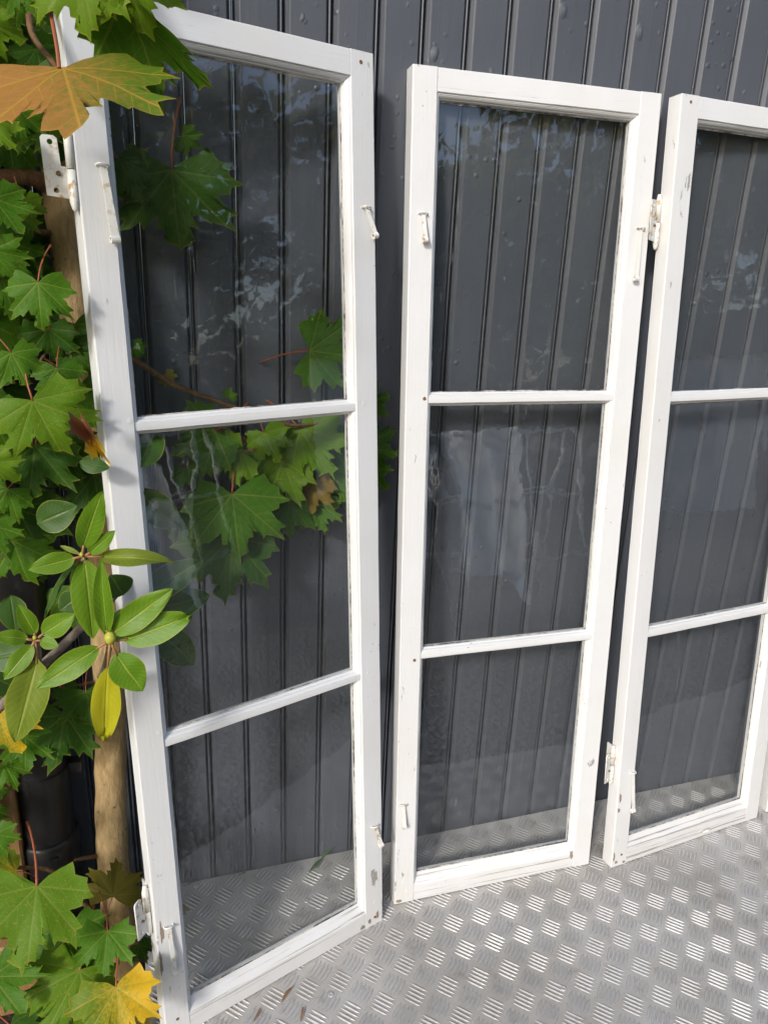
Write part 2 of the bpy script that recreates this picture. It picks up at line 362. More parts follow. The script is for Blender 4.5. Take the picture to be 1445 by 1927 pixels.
n = NT('yard_foliage'); oi = n.coord('Object'); col = n.mix(n.noise(oi, 2.0, 4), (0.06, 0.085, 0.018), (0.15, 0.145, 0.04)); M['yardleaf'] = n.fin(color=col, rough=0.6)
tl = n.new('ShaderNodeBsdfTranslucent'); n.set(tl.inputs['Color'], n.mix(0.5, col, (0.35, 0.36, 0.10))); mx = n.new('ShaderNodeMixShader'); mx.inputs[0].default_value = 0.5
n.t.links.new(n.p.outputs[0], mx.inputs[1]); n.t.links.new(tl.outputs[0], mx.inputs[2]); n.t.links.new(mx.outputs[0], n.out.inputs['Surface'])
n = NT('white_sheet'); c = n.coord('Object'); col = n.mix(n.ramp(n.noise(c, 3, 3), 0.4, 0.6), (0.88, 0.89, 0.90), (0.55, 0.68, 0.84)); M['sheet'] = n.fin(color=col, rough=0.7)
tl = n.new('ShaderNodeBsdfTranslucent'); n.set(tl.inputs['Color'], col); mx = n.new('ShaderNodeMixShader'); mx.inputs[0].default_value = 0.6
n.t.links.new(n.p.outputs[0], mx.inputs[1]); n.t.links.new(tl.outputs[0], mx.inputs[2]); n.t.links.new(mx.outputs[0], n.out.inputs['Surface'])
n = NT('grass_blade'); M['grass'] = n.fin(color=(0.06, 0.13, 0.02), rough=0.5)

# ------------------------------------------------------------------ setting: ground, deck
GZ = -0.16
b = MB(); b.add([(-60,-60,GZ),(60,-60,GZ),(60,60,GZ),(-60,60,GZ)], [(0,1,2,3)])
tag(b.build('ground', M['gravel']), 'grey gravel yard around the metal deck', None, None, 'structure')
# strip of soil along the house left of the deck
verts, faces = [], []
nx, ny = 50, 40
for j in range(ny + 1):
    for i in range(nx + 1):
        x = -2.2 + (2.2 - 0.075) * i / nx; y = 0.72 + 0.80 * j / ny
        e = min(1.0, min(j, ny - j, i) / 4.0)
        verts.append((x, y, GZ + 0.012 + e * 0.03 * (0.6 + noise.noise(V((x*9, y*9, 1))) + 0.5*noise.noise(V((x*31, y*31, 5))))))
for j in range(ny):
    for i in range(nx):
        a = j*(nx+1)+i; faces.append((a, a+1, a+nx+2, a+nx+1))
tag(link('soil_bed', mesh('soil_bed', verts, faces, M['soil'], True)), 'dark soil bed left of the deck', None, None, 'structure')

DX0, DX1, DY0, DY1 = -0.072, 3.4, 0.70, 1.470
b = MB(); b.box((DX0, DY0, -0.004), (DX1, DY1, 0.0)); b.box((DX0, DY0, -0.06), (DX0 + 0.003, DY1, -0.0045)); b.box((DX0 + 0.0035, DY0, -0.06), (DX1, DY0 + 0.003, -0.0045))
deck = tag(b.build('deck', M['deck']), None, None, None, 'structure')
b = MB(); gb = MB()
PT = 0.0506; u1 = V((math.cos(R(-45)), math.sin(R(-45)), 0)); u2 = V((math.cos(R(-135)), math.sin(R(-135)), 0)); O = V((0.6765, 1.1217, 0))
for i in range(-60, 61):
    for j in range(-60, 61):
        cc = O + u1 * (PT * i) + u2 * (PT * j)
        if not (DX0 + 0.022 < cc.x < DX1 - 0.022 and DY0 + 0.022 < cc.y < DY1 - 0.012): continue
        d = u1 if (i + j) % 2 == 0 else u2
        s = V((-d.y, d.x, 0))
        wear = 0.75 + 0.35 * noise.noise(V((cc.x * 3, cc.y * 3, 2)))
        for k in range(5):
            L = 0.0226 if k in (1, 2, 3) else 0.0208
            p = cc + s * ((k - 2) * 0.0091) + d * rnd.uniform(-0.0005, 0.0005)
            hw, h = 0.0029, 0.0026 * wear
            vs = [p - d*L, p - d*L*0.45 + s*hw, p + d*L*0.45 + s*hw, p + d*L, p + d*L*0.45 - s*hw, p - d*L*0.45 - s*hw,
                  p - d*L*0.55 + V((0,0,h)) , p + V((0, 0, h*1.05)), p + d*L*0.55 + V((0,0,h))]
            vs = [q + V((0, 0, 0.0002)) for q in vs]
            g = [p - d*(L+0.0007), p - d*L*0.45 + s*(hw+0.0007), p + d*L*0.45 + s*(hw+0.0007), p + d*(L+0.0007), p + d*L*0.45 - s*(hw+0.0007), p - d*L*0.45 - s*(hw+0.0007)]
            gb.add([q + V((0, 0, 0.0004)) for q in g], [(0,5,4,3,2,1)])  # flat skirt under the bar, edge shade put into its colour
            vs = [q + V((0, 0, 0.0003)) if n_ < 6 else q for n_, q in enumerate(vs)]
            b.add(vs, [(0,6,1),(1,6,7),(1,7,2),(2,7,8),(2,8,3),(3,8,4),(4,8,7),(4,7,5),(5,7,6),(5,6,0)])
o = b.build('tread_bars', M['bars'], deck); o['kind'] = 'stuff'
o = link('grime_shade', mesh('grime_shade', gb.v, gb.f, M['grime_shade']), deck); o['kind'] = 'stuff'
for px, py in ((623, 1872), (1333, 1714), (369, 1667), (577, 1695), (1060, 1860)):
    d = RM @ V((px - CX, -(py - CY), -FPX)); p = CAM + d * (-CAM.z / d.z)
    b = MB(); rings = []
    for r_, z_ in ((0.0062, 0.0003), (0.0058, 0.0016), (0.003, 0.0018), (0.0025, 0.0008), (0.0005, 0.0007)):
        rings.append([p + V((r_*math.cos(k*math.pi/6), r_*math.sin(k*math.pi/6), z_)) for k in range(12)])
    vs = [q for r_ in rings for q in r_]; fs = [(i*12+k, i*12+(k+1)%12, (i+1)*12+(k+1)%12, (i+1)*12+k) for i in range(4) for k in range(12)]
    b.add(vs, fs); b.build('rivet', M['bars'], deck, True)

# ------------------------------------------------------------------ board wall
YW = 1.4758
wall = tag(link('board_wall', None), 'dark grey painted wall of upright tongue and groove boards', 'wall')
PB, GX = 0.0860, 0.0955
def board_mesh(seed):
    w_ = PB
    # across: gap, chamfer, face, rounded edge, recessed tongue with a thin bead
    prof = [(0.0, 0.026), (0.0022, 0.0250), (0.0026, 0.0085), (0.0032, 0.0070), (0.0078, 0.0016), (0.0092, 0.0004), (0.0108, 0.0),
            (w_*0.5, -0.0006), (w_ - 0.0135, 0.0), (w_ - 0.0120, 0.0010), (w_ - 0.0112, 0.0085), (w_ - 0.0080, 0.0095),
            (w_ - 0.0070, 0.0050), (w_ - 0.0052, 0.0040), (w_ - 0.0034, 0.0048), (w_ - 0.0026, 0.0090), (w_ - 0.0022, 0.0240), (w_ - 0.0003, 0.026)]
    zs = [GZ - 0.1] + [0.004 + i * 0.10 for i in range(30)]
    vs, fs = [], []; np_ = len(prof)
    for z in zs:
        for k, (x, y) in enumerate(prof):
            j = 0.0007 * noise.noise(V((x * 30 + seed * 3.1, z * 5.0, seed)))
            e = 0.0005 * noise.noise(V((seed * 5.7, z * 16.0, k * 0.2)))
            vs.append((x + (e if 0 < k < np_ - 1 else 0), y + j, z))
    for i in range(len(zs) - 1):
        for k in range(np_ - 1):
            a = i*np_+k; fs.append((a, a+1, a+np_+1, a+np_))
    return fixn_front(mesh('board', vs, fs, M['wall'], False))
def fixn_front(m):
    if sum(p.normal.y for p in m.polygons) > 0: m.flip_normals()
    return m
bms = [board_mesh(s) for s in range(7)]
boards = {}
for k in range(-16, 36):
    o = link('board', bms[(k * 3) % 7], wall); o.location = (GX + k * PB, YW + rnd.uniform(-0.0004, 0.0004), rnd.uniform(-0.003, 0.0))
    boards[k] = o
# paint blisters standing proud of the boards
def blister_mesh(seed):
    vs, fs = [], []; rn, sg = 4, 10
    for i in range(rn):
        a = (i / (rn - 1)) * math.pi / 2
        for k in range(sg):
            an = 2*math.pi*k/sg
            rr = math.cos(a) * (1 + 0.22*noise.noise(V((math.cos(an), math.sin(an), seed*3.3))))
            z = math.sin(an) * rr * (1.0 if math.sin(an) > 0 else 1.5)
            vs.append((math.cos(an) * rr * 0.75, -math.sin(a) * (0.40 if math.sin(an) > 0 else 0.5), z))
    for i in range(rn - 1):
        for k in range(sg): fs.append((i*sg+k, i*sg+(k+1)%sg, (i+1)*sg+(k+1)%sg, (i+1)*sg+k))
    fs.append(tuple((rn-1)*sg+k for k in range(sg)))
    return fixn(mesh('paint_blister', vs, fs, M['wall'], True))
blm = [blister_mesh(s) for s in range(4)]
def blister(x, z, s):
    k = math.floor((x - GX) / PB); fx = (x - GX) - k * PB
    fx = min(max(fx, 0.016), PB - 0.022)
    o = link('paint_blister', rnd.choice(blm), boards[k]); o.location = (fx, 0.0008, z); o.scale = (s, s * rnd.uniform(0.5, 0.8), s * rnd.uniform(0.9, 1.3))
    o.rotation_euler = (0, rnd.uniform(-0.4, 0.4), 0)
for px, py, s in ((818, 98, 14), (924, 130, 9), (1060, 15, 14), (1203, 55, 14), (1235, 5, 9), (768, 5, 8), (1250, 60, 7), (748, 180, 7), (905, 128, 5), (1385, 5, 6),
                  (580, 545, 9), (577, 575, 6), (950, 522, 7), (942, 478, 5), (1028, 495, 6), (890, 470, 6), (950, 555, 4), (1085, 565, 5), (1130, 590, 5), (1028, 385, 5), (570, 30, 7), (1400, 170, 8), (1370, 60, 6),
                  (840, 1010, 5), (1080, 960, 5), (1062, 940, 4), (1020, 1050, 5), (985, 990, 4), (1045, 1150, 6), (905, 940, 4), (720, 760, 6), (722, 620, 5), (745, 330, 4)):
    p = at(px, py, YW); blister(p.x, p.z, s * 0.0009)
for _ in range(70):
    blister(rnd.uniform(0.0, 2.6), rnd.uniform(0.1, 2.1), rnd.choice((0.002, 0.0025, 0.003, 0.004, 0.0055)))

# ------------------------------------------------------------------ window sashes
T = 0.036; SH = 1.785; SF = 0.048; TF = 0.041; BARS = (1.186, 0.630)
def extr(name, prof, mp, lo, hi, nseg, mat, parent, seed, amp=0.0005):
    """prof: closed list (p, q); mp(p, q, t) -> local point; lo(p), hi(p): ends of the run"""
    vs, fs = [], []; n_ = len(prof)
    for i in range(nseg + 1):
        for (p, q) in prof:
            a, b_ = lo(p), hi(p); t = a + (b_ - a) * i / nseg
            v = mp(p, q, t)
            o = V((noise.noise(V((t*14, p*60, seed))), noise.noise(V((t*14+7, q*60, seed+3))), noise.noise(V((t*14+3, p*60, seed+9))))) * amp
            vs.append(v + o)
    for i in range(nseg):
        for k in range(n_):
            k2 = (k+1) % n_; fs.append((i*n_+k, i*n_+k2, (i+1)*n_+k2, (i+1)*n_+k))
    fs.append(tuple(range(n_))); fs.append(tuple(nseg*n_+k for k in range(n_)))
    m = fixn(mesh(name, vs, fs, mat, False))
    return link(name, m, parent)
def join_into(a, b_):
    bm = bmesh.new(); bm.from_mesh(a.data); bm.from_mesh(b_.data); bm.to_mesh(a.data); bm.free()
    d = b_.data; bpy.data.objects.remove(b_); bpy.data.meshes.remove(d)
BODY = [(0, 0.0022), (0.0006, 0.0006), (0.0022, 0.0), (SF*0.5, -0.0001), (SF-0.0012, 0.0), (SF, 0.0012), (SF, T), (0.002, T), (0, T-0.002)]
MOULD = [(SF-0.001, 0.0036), (0.0502, 0.0036), (0.0512, 0.0048), (0.0524, 0.0056), (0.0545, 0.0082), (0.0556, 0.0122), (0.0570, 0.0128), (0.0582, 0.0185), (0.0582, 0.027), (SF-0.001, 0.027)]
BOT = [(0, 0.0025), (0.0008, 0.0006), (0.0025, 0), (0.022, -0.0003), (0.041, 0.0), (0.0450, 0.0024), (0.054, 0.0108), (0.0655, 0.0186), (0.0655, 0.027), (0.058, T), (0.002, T), (0, T-0.002)]
BAR = [(-0.0138, 0.0195), (-0.0132, 0.0135), (-0.0112, 0.0125), (-0.0092, 0.0066), (-0.0072, 0.0040), (-0.0066, 0.0024), (0, 0.0020), (0.0066, 0.0024), (0.0072, 0.0040), (0.0092, 0.0066), (0.0112, 0.0125), (0.0132, 0.0135), (0.0138, 0.0195), (0.0138, 0.027), (-0.0138, 0.027)]
def frame_matrix(x, y, yaw, th, roll):
    d = V((math.cos(yaw), math.sin(yaw), 0)); nr = V((-d.y, d.x, 0)); u = V((0,0,1))*math.cos(th) + nr*math.sin(th)
    d2 = d*math.cos(roll) + u*math.sin(roll); u2 = u*math.cos(roll) - d*math.sin(roll); n2 = u2.cross(d2)
    m = Matrix(((d2.x, n2.x, u2.x, x), (d2.y, n2.y, u2.y, y), (d2.z, n2.z, u2.z, 0.0025), (0,0,0,1)))
    return m
def putty_strip(b, p0, p1, inward, seed):
    p0, p1 = V(p0), V(p1); L = (p1 - p0).length; n_ = max(8, int(L / 0.006)); inward = V(inward)
    vs, fs = [], []
    for i in range(n_ + 1):
        q = p0.lerp(p1, i / n_); k = noise.noise(V((i*0.07, seed*7.7, 0)))*1.2 + 0.7*noise.noise(V((i*0.9, seed*3.1, 4)))
        wd = max(0.0004, 0.0013 + 0.0016*k)
        vs += [q + V((0, -0.0022, 0)) - inward*0.001, q + inward*wd + V((0, -0.0004, 0))]
    for i in range(n_): fs.append((2*i, 2*i+1, 2*i+3, 2*i+2))
    b.add(vs, fs)
def nail(parent, x, z, r=0.0032, mat='rust', y=-0.0006):
    b = MB(); vs = []
    for k in range(10): vs.append((x + r*math.cos(k*math.pi/5), y, z + r*math.sin(k*math.pi/5)))
    for k in range(10): vs.append((x + r*1.15*math.cos(k*math.pi/5), 0.0006, z + r*1.15*math.sin(k*math.pi/5)))
    b.add(vs, [tuple(range(10))] + [(k, (k+1)%10, 10+(k+1)%10, 10+k) for k in range(10)])
    b.build('nail_head', M[mat], parent)
def chip(parent, x, z, w_, h_, mat='rust', seed=1.0, y=-0.0008):
    vs = []; n_ = 26
    for k in range(n_):
        an = 2*math.pi*k/n_; f = 0.9 + 0.65*noise.noise(V((math.cos(an)*1.5, math.sin(an)*1.5, seed*4.3 + x*31 + z*17))) + 0.35*noise.noise(V((math.cos(an)*4.5, math.sin(an)*4.5, seed + x*91 + z*57)))
        vs.append((x + w_*f*math.cos(an), y, z + h_*f*math.sin(an)))
    vs += [(a_ + (a_ - x)*0.12, 0.0008, c_ + (c_ - z)*0.12) for a_, _, c_ in vs[:n_]]
    b = MB(); b.add(vs, [tuple(range(n_))] + [(k, (k+1) % n_, n_+(k+1) % n_, n_+k) for k in range(n_)])
    b.build('paint_chip', M[mat], parent)
def catch(parent, x0, z0, x1, z1, wd=0.011, off=0.012, roll_r=0.0058):
    wd *= 1.05
    """window stay catch: staple, flat strap, rolled end"""
    a, c_ = V((x0, -0.003, z0)), V((x1, -off, z1)); d = (c_ - a).normalized(); s = V((0, 1, 0)).cross(d).normalized(); nrm = d.cross(s).normalized()
    if nrm.y > 0: nrm = -nrm
    b = MB(); n_ = 8; vs, fs = [], []
    for i in range(n_ + 1):
        t = i / n_; q = a.lerp(c_, t); ww = wd * (0.42 + 0.12*t) * (1 + 0.06*noise.noise(V((t*5, x0*50, 0))))
        for sx_, sn in ((-1, 0), (1, 0), (1, 1), (-1, 1)): vs.append(q + s*ww*sx_ + nrm*0.0016*sn)
    for i in range(n_):
        for k in range(4): fs.append((i*4+k, i*4+(k+1)%4, (i+1)*4+(k+1)%4, (i+1)*4+k))
    fs += [(0,1,2,3), tuple(n_*4+k for k in range(4))]
    b.add(vs, fs)
    # rolled end, a short open pipe across the strap
    cen = c_ + d*roll_r*0.6 + nrm*(-0.0016); ro, ri = roll_r, roll_r*0.62; vs, fs = [], []
    for e in (-1, 1):
        for r_ in (ro, ri):
            for k in range(14):
                an = 2*math.pi*k/14; vs.append(cen + s*(wd*0.56*e) + (d*math.cos(an) + nrm*math.sin(an))*r_)
    for k in range(14):
        k2 = (k+1) % 14
        fs += [(k, k2, 28+k2, 28+k), (14+k, 14+k2, 42+k2, 42+k), (k, k2, 14+k2, 14+k), (28+k, 28+k2, 42+k2, 42+k)]
    b.add(vs, fs)
    o = b.build('catch', M['iron'], parent)
    b = MB(); pts = [V((x0 - 0.0085, 0.003, z0)), V((x0 - 0.008, -0.004, z0 + 0.001)), V((x0 - 0.004, -0.0085, z0 + 0.002)), V((x0 + 0.004, -0.0085, z0 + 0.001)), V((x0 + 0.008, -0.004, z0 - 0.001)), V((x0 + 0.0085, 0.003, z0))]
    b.tube(subdiv_path(pts, 3), 0.0017, 7); b.build('staple', M['iron'], o, True)
    return o
def plate_with_holes(name, outline, holes, th, mat, parent, xf):
    cu = bpy.data.curves.new(name, 'CURVE'); cu.dimensions = '2D'; cu.fill_mode = 'BOTH'; cu.extrude = th / 2
    def poly(pts):
        s = cu.splines.new('POLY'); s.points.add(len(pts) - 1); s.use_cyclic_u = True
        for i, p in enumerate(pts): s.points[i].co = (p[0], p[1], 0, 1)
    poly(outline)
    for (hx, hz, hr) in holes: poly([(hx + hr*math.cos(2*math.pi*k/12), hz + hr*math.sin(2*math.pi*k/12)) for k in range(12)])
    tmp = bpy.data.objects.new('tmp', cu); COL.objects.link(tmp)
    m = bpy.data.meshes.new_from_object(tmp); bpy.data.objects.remove(tmp); bpy.data.curves.remove(cu)
    m.name = name; m.materials.clear(); m.materials.append(mat)
    m.transform(xf)          # plate drawn in x, z (as x, y), placed here
    return link(name, m, parent)
def hinge(parent, zc, bx, by, ang, h=0.108, pw=0.034, bent=False):
    """lift-off flag hinge: pierced flag plate, two-part barrel with pointed ends, leaf on the stile edge"""
    X = Matrix.Translation((bx, by, zc)) @ Matrix.Rotation(ang, 4, 'Z') @ Matrix(((1,0,0,0),(0,0,1,0),(0,1,0,0),(0,0,0,1)))
    hh = h / 2
    out = [(-0.004, -0.020), (-0.004, 0.002), (-0.013, 0.003), (-0.0145, 0.038), (-0.019, 0.0415), (-pw + 0.003, 0.0415), (-pw, 0.038), (-pw + 0.001, -0.036), (-0.006, -0.039)]
    holes = [(-0.024, 0.033, 0.0037), (-0.017, -0.007, 0.0037), (-0.022, -0.029, 0.0037)]
    o = plate_with_holes('hinge', out, holes, 0.0022, M['iron'], parent, X)
    for k, (a0, a1) in enumerate(((-hh, -0.001), (0.0008, hh))):
        b = MB()
        zs = [a0, a0 + 0.004, a0 + 0.013, a1] if k == 0 else [a0, a1 - 0.013, a1 - 0.004, a1]
        rs = [0.0014, 0.0040, 0.0062, 0.0062] if k == 0 else [0.0062, 0.0062, 0.0042, 0.0036]
        b.tube([(bx, by, zc + z) for z in zs], rs, 14); b.build('barrel', M['iron'], o, True)
    b = MB(); b.box((-0.0022, by - 0.001, zc - 0.001), (0.0006, by + 0.030, zc + 0.046)); b.box((min(bx, -0.002), by - 0.0012, zc + 0.002), (-0.001, by + 0.0012, zc + 0.043)); b.build('leaf_plate', M['iron'], o)
    for hx, hz, hr in holes[1:2]:
        b = MB(); b.tube([X @ V((hx + 0.0008, hz - 0.0006, -0.004)), X @ V((hx + 0.0008, hz - 0.0006, 0.0004))], 0.0024, 8); b.build('screw', M['rust'], o)
    return o
def sash(x, y, yaw, th, roll, W, label, seed, group='white sashes leaning against the wall'):
    root = link('window_sash', None); root.matrix_world = frame_matrix(x, y, yaw, th, roll)
    tag(root, label, 'window', group)
    for side, (x0, sg) in enumerate(((0, 1), (W, -1))):
        mp = lambda p, q, t: V((x0 + sg*p, q, t))
        a = extr('stile', BODY, mp, lambda p: 0.0, lambda p: SH, 60, M['paint_v'], root, seed + side*5)
        m2 = extr('moulding', MOULD, mp, lambda p: 0.035, lambda p: SH - TF - (p - SF + 0.001), 60, M['paint_v'], root, seed + 20 + side*5, 0.0006)
        m2.parent = a
        # foot of the stile, more weathered
        a.data.materials.append(M['paint_foot'])
        for p in a.data.polygons:
            if p.center.z < 0.16: p.material_index = 1
    mpt = lambda p, q, t: V((t, q, SH - p))
    sc_ = lambda pr, k: [(p * k if p > 0 else p, q) for p, q in pr]
    tr = extr('top_rail', [(p*TF/SF, q) for p, q in BODY], mpt, lambda p: SF + 0.0003, lambda p: W - SF - 0.0003, 20, M['paint_h'], root, seed + 41)
    mt = extr('moulding', MOULD, lambda p, q, t: V((t, q, SH - (p - SF + TF))), lambda p: p, lambda p: W - p, 20, M['paint_h'], tr, seed + 43, 0.0006)
    extr('bottom_rail', BOT, lambda p, q, t: V((t, q, p)), lambda p: SF + 0.0003, lambda p: W - SF - 0.0003, 24, M['paint_worn'], root, seed + 47, 0.0009)
    for zc in BARS:
        extr('glazing_bar', BAR, lambda p, q, t: V((t, q, zc + p)), lambda p: SF + 0.0004, lambda p: W - SF - 0.0004, 24, M['paint_h'], root, seed + 53 + zc*10, 0.0006)
    ends = [0.058, BARS[1], BARS[1], BARS[0], BARS[0], SH - TF - 0.007]
    for i in range(3):
        z0 = ends[2*i] + (0.004 if i else 0); z1 = ends[2*i+1] - (0.004 if i < 2 else 0)
        b = MB(); b.box((0.054, 0.0190, z0), (W - 0.054, 0.0218, z1)); g = b.build('glass_pane', M['glass'], root)
        b = MB(); za = (0.0655, BARS[1] + 0.0138, BARS[0] + 0.0138)[i]; zb = (BARS[1] - 0.0138, BARS[0] - 0.0138, SH - TF - 0.0112)[i]; yg = 0.0189
        putty_strip(b, (0.0582, yg, za), (0.0582, yg, zb), (1,0,0), seed + i); putty_strip(b, (W-0.0582, yg, za), (W-0.0582, yg, zb), (-1,0,0), seed + i + 11)
        putty_strip(b, (0.0582, yg, za), (W-0.0582, yg, za), (0,0,1), seed + i + 23); putty_strip(b, (0.0582, yg, zb), (W-0.0582, yg, zb), (0,0,-1), seed + i + 37)
        b.build('putty', M['putty'], g)
    return root
S1 = sash(-0.0336, 1.0806, 0.32746, 0.09084, -0.0043, 0.5127, 'tall white three-pane window sash standing nearest, beside the maple leaves', 1)
catch(S1, 0.036, 1.560, 0.041, 1.464); catch(S1, 0.492, 1.537, 0.503, 1.494, 0.008); catch(S1, 0.492, 0.262, 0.501, 0.218, 0.008); catch(S1, 0.024, 0.262, 0.023, 0.168, 0.008)
hinge(S1, 1.552, -0.006, 0.004, R(-8), 0.112, 0.036); hinge(S1, 0.300, -0.007, 0.016, R(38))
for x, z in ((0.486, 1.768), (0.490, 0.020), (0.024, 0.045), (0.036, 1.646)): nail(S1, x, z)
for x, z in ((0.482, 1.192), (0.041, 1.196), (0.482, 0.635), (0.040, 0.655), (0.490, 0.060)): nail(S1, x, z, 0.0035, 'paint_v')
S2 = sash(0.4896, 1.2768, -0.02007, 0.09228, 0.0, 0.522, 'white three-pane window sash standing between the two others in front of the wall', 101)
catch(S2, 0.026, 1.534, 0.028, 1.490, 0.008); catch(S2, 0.016, 0.268, 0.016, 0.220, 0.008); catch(S2, 0.500, 1.531, 0.494, 1.436, 0.007)
for x, z in ((0.040, 1.188), (0.034, 0.622)): nail(S2, x, z, 0.0035)
for x, z in ((0.022, 0.058), (0.030, 0.030)): nail(S2, x, z, 0.004, 'paint_v')
S3 = sash(1.0591, 1.2392, 0.10392, 0.09415, -0.0004, 0.5147, 'white window sash with small screw eye in its bottom rail, right of the middle one', 201)
hinge(S3, 1.548, -0.010, 0.026, R(24)); hinge(S3, 0.285, -0.009, 0.020, R(24)); catch(S3, 0.040, 0.266, 0.043, 0.166, 0.008)
b = MB(); b.tube(subdiv_path([V((0.315 + 0.010*math.cos(k*math.pi/4), -0.006 - 0.004*math.sin(k*math.pi/4), 0.018 + 0.006*math.sin(k*math.pi/4))) for k in range(9)], 2), 0.0024, 7); b.build('screw_eye', M['iron'], S3, True)
for x, z, w_, h_ in ((0.009, 0.200, 0.004, 0.011), (0.008, 0.166, 0.0035, 0.007), (0.006, 0.030, 0.003, 0.012), (0.014, 0.012, 0.005, 0.004), (0.040, 0.006, 0.006, 0.003)): chip(S3, x, z, w_, h_, 'bare')
for x, z in ((0.030, 0.030), (0.025, 1.772)): nail(S3, x, z, 0.003)
for x, z, w_, h_ in ((0.468, 0.036, 0.004, 0.010), (0.010, 0.006, 0.008, 0.004)): chip(S2, x, z, w_, h_, 'bare')
for x, z, w_, h_ in ((0.455, 0.010, 0.007, 0.004), (0.475, 0.016, 0.004, 0.005), (0.497, 0.022, 0.004, 0.012), (0.010, 0.250, 0.003, 0.020), (0.004, 0.190, 0.003, 0.030)): chip(S1, x, z, w_, h_, 'bare')
S4 = sash(1.612, 1.303, -0.03, 0.090, 0.0, 0.520, 'edge of a white window sash at the far right', 301)
hinge(S4, 0.285, -0.009, 0.004, R(-10))

# ------------------------------------------------------------------ maple leaf meshes
HALF = [(0, 1.0), (.040, .88), (.165, .835), (.130, .735), (.145, .665), (.245, .665), (.205, .57), (.225, .52), (.305, .575), (.385, .675), (.42, .615), (.53, .655), (.68, .73), (.615, .56),
        (.735, .515), (.60, .425), (.555, .345), (.52, .295), (.635, .27), (.665, .195), (.82, .165), (.675, .055), (.685, -.06), (.53, -.11), (.46, -.265), (.31, -.20), (.14, -.115), (.018, -.018)]
def leaf_mesh(name, seed, mats=None, cup=0.10, droop=0.16, fold=0.08, wave=0.10, rings=(0.30, 0.62, 0.86, 1.0)):
    r_ = random.Random(seed)
    sxl, sxr = r_.uniform(0.84, 1.12), r_.uniform(0.84, 1.12); skew = r_.uniform(-0.14, 0.14)
    out = [(x * sxr, y) for x, y in HALF] + [(-x * sxl, y) for x, y in HALF[::-1] if x > 0]
    out = [(x + skew*y*y + 0.03*r_.uniform(-1, 1), y*r_.uniform(0.95, 1.05)) for x, y in out]
    # small points between the big teeth
    pts = []
    for i, p in enumerate(out):
        q = out[(i+1) % len(out)]; pts.append(p)
        pts.append(((p[0]+q[0])/2*(1+0.015*r_.uniform(-1,1)), (p[1]+q[1])/2*(1+0.015*r_.uniform(-1,1))))
    va = [R(a) for a in (0, 43, -43, 81, -81)]
    def z(x, y):
        r = math.hypot(x, y); an = math.atan2(x, y)
        dv = min(abs((an - a + math.pi) % (2*math.pi) - math.pi) for a in va)
        h = fold * r * min(dv, 0.5) - droop*r*r + cup*x*x + wave*noise.noise(V((x*2.6 + seed*3.7, y*2.6, seed))) * (0.3 + r)
        return h
    n_ = len(pts); ang = []
    for x, y in pts:
        a = math.atan2(x, y)
        if ang and a < ang[-1] - 3: a += 2*math.pi
        ang.append(a)
    ang = sorted(ang); rad = [math.hypot(*p) for p in pts]
    rs = [sum(rad[(i+k) % n_] for k in (-2, -1, 0, 1, 2)) / 5 for i in range(n_)]
    rs = [min(a, b_) for a, b_ in zip(rs, rad)]
    vs = [(0, 0, z(0, 0))]; rim = [0.0]
    inner = []
    for i in range(n_):
        r2 = min(0.44, 0.72*rs[i]); inner.append((r2*math.sin(ang[i]), r2*math.cos(ang[i])))
    for s, e in ((0.45, 0.0), (1.0, 0.0), (1.0, 0.45), (1.0, 0.78), (1.0, 0.93), (1.0, 1.0)):
        for (x, y), (ox, oy) in zip(inner, pts):
            X_, Y_ = x*s*(1-e) + ox*e, y*s*(1-e) + oy*e
            vs.append((X_, Y_, z(X_, Y_))); rim.append(0.5*s + 0.5*e)
    rings = (1,)*6
    fs = [(0, 1+(k+1) % n_, 1+k) for k in range(n_)]
    for i in range(len(rings)-1):
        for k in range(n_):
            k2 = (k+1) % n_; fs.append((1+i*n_+k, 1+i*n_+k2, 1+(i+1)*n_+k2, 1+(i+1)*n_+k))
    uvs = [(v[0]*0.5+0.5, v[1]*0.5+0.5) for v in vs]
    m = mesh(name, vs, fs, None, True, uvs)
    a = m.attributes.new('rim', 'FLOAT', 'POINT')
    for i, v_ in enumerate(rim): a.data[i].value = v_
    if m.polygons[0].normal.z < 0: m.flip_normals()
    m.materials.append(M['leaf'])
    return m
LM = [leaf_mesh('leaf', s, cup=c_, droop=d_) for s, c_, d_ in ((1, .10, .14), (2, .0, .26), (3, .24, .10), (4, -.14, .18), (5, .16, .32), (6, .05, .05), (7, -.22, .12), (8, .30, .22), (9, .0, -.08), (10, .12, .40))]
LM_DROOP = leaf_mesh('leaf', 11, cup=-0.22, droop=0.10, fold=0.10, wave=0.10)
LM_FOLD = leaf_mesh('leaf', 12, cup=0.75, droop=0.10, fold=0.0, wave=0.05)
LM_CURL = leaf_mesh('leaf', 13, cup=1.3, droop=0.25, fold=0.0, wave=0.22)
def stalk_mesh(seed, L=0.85):
    b = MB(); s = random.Random(seed); k = s.uniform(-0.25, 0.25)
    b.tube(subdiv_path([V((0, 0.0, 0.0)), V((k*0.3, -L*0.35, -0.05)), V((k*0.8, -L*0.7, -0.16)), V((k*1.4, -L, -0.34))], 3), [0.016]*9 + [0.024], 6)
    return fixn(mesh('stalk', b.v, b.f, M['stalk'], True))
SM = [stalk_mesh(s) for s in range(4)]
tree = tag(link('maple_tree', None), 'young maple tree with lobed green and yellowing leaves beside the sash', 'tree')
leaf_count = [0]
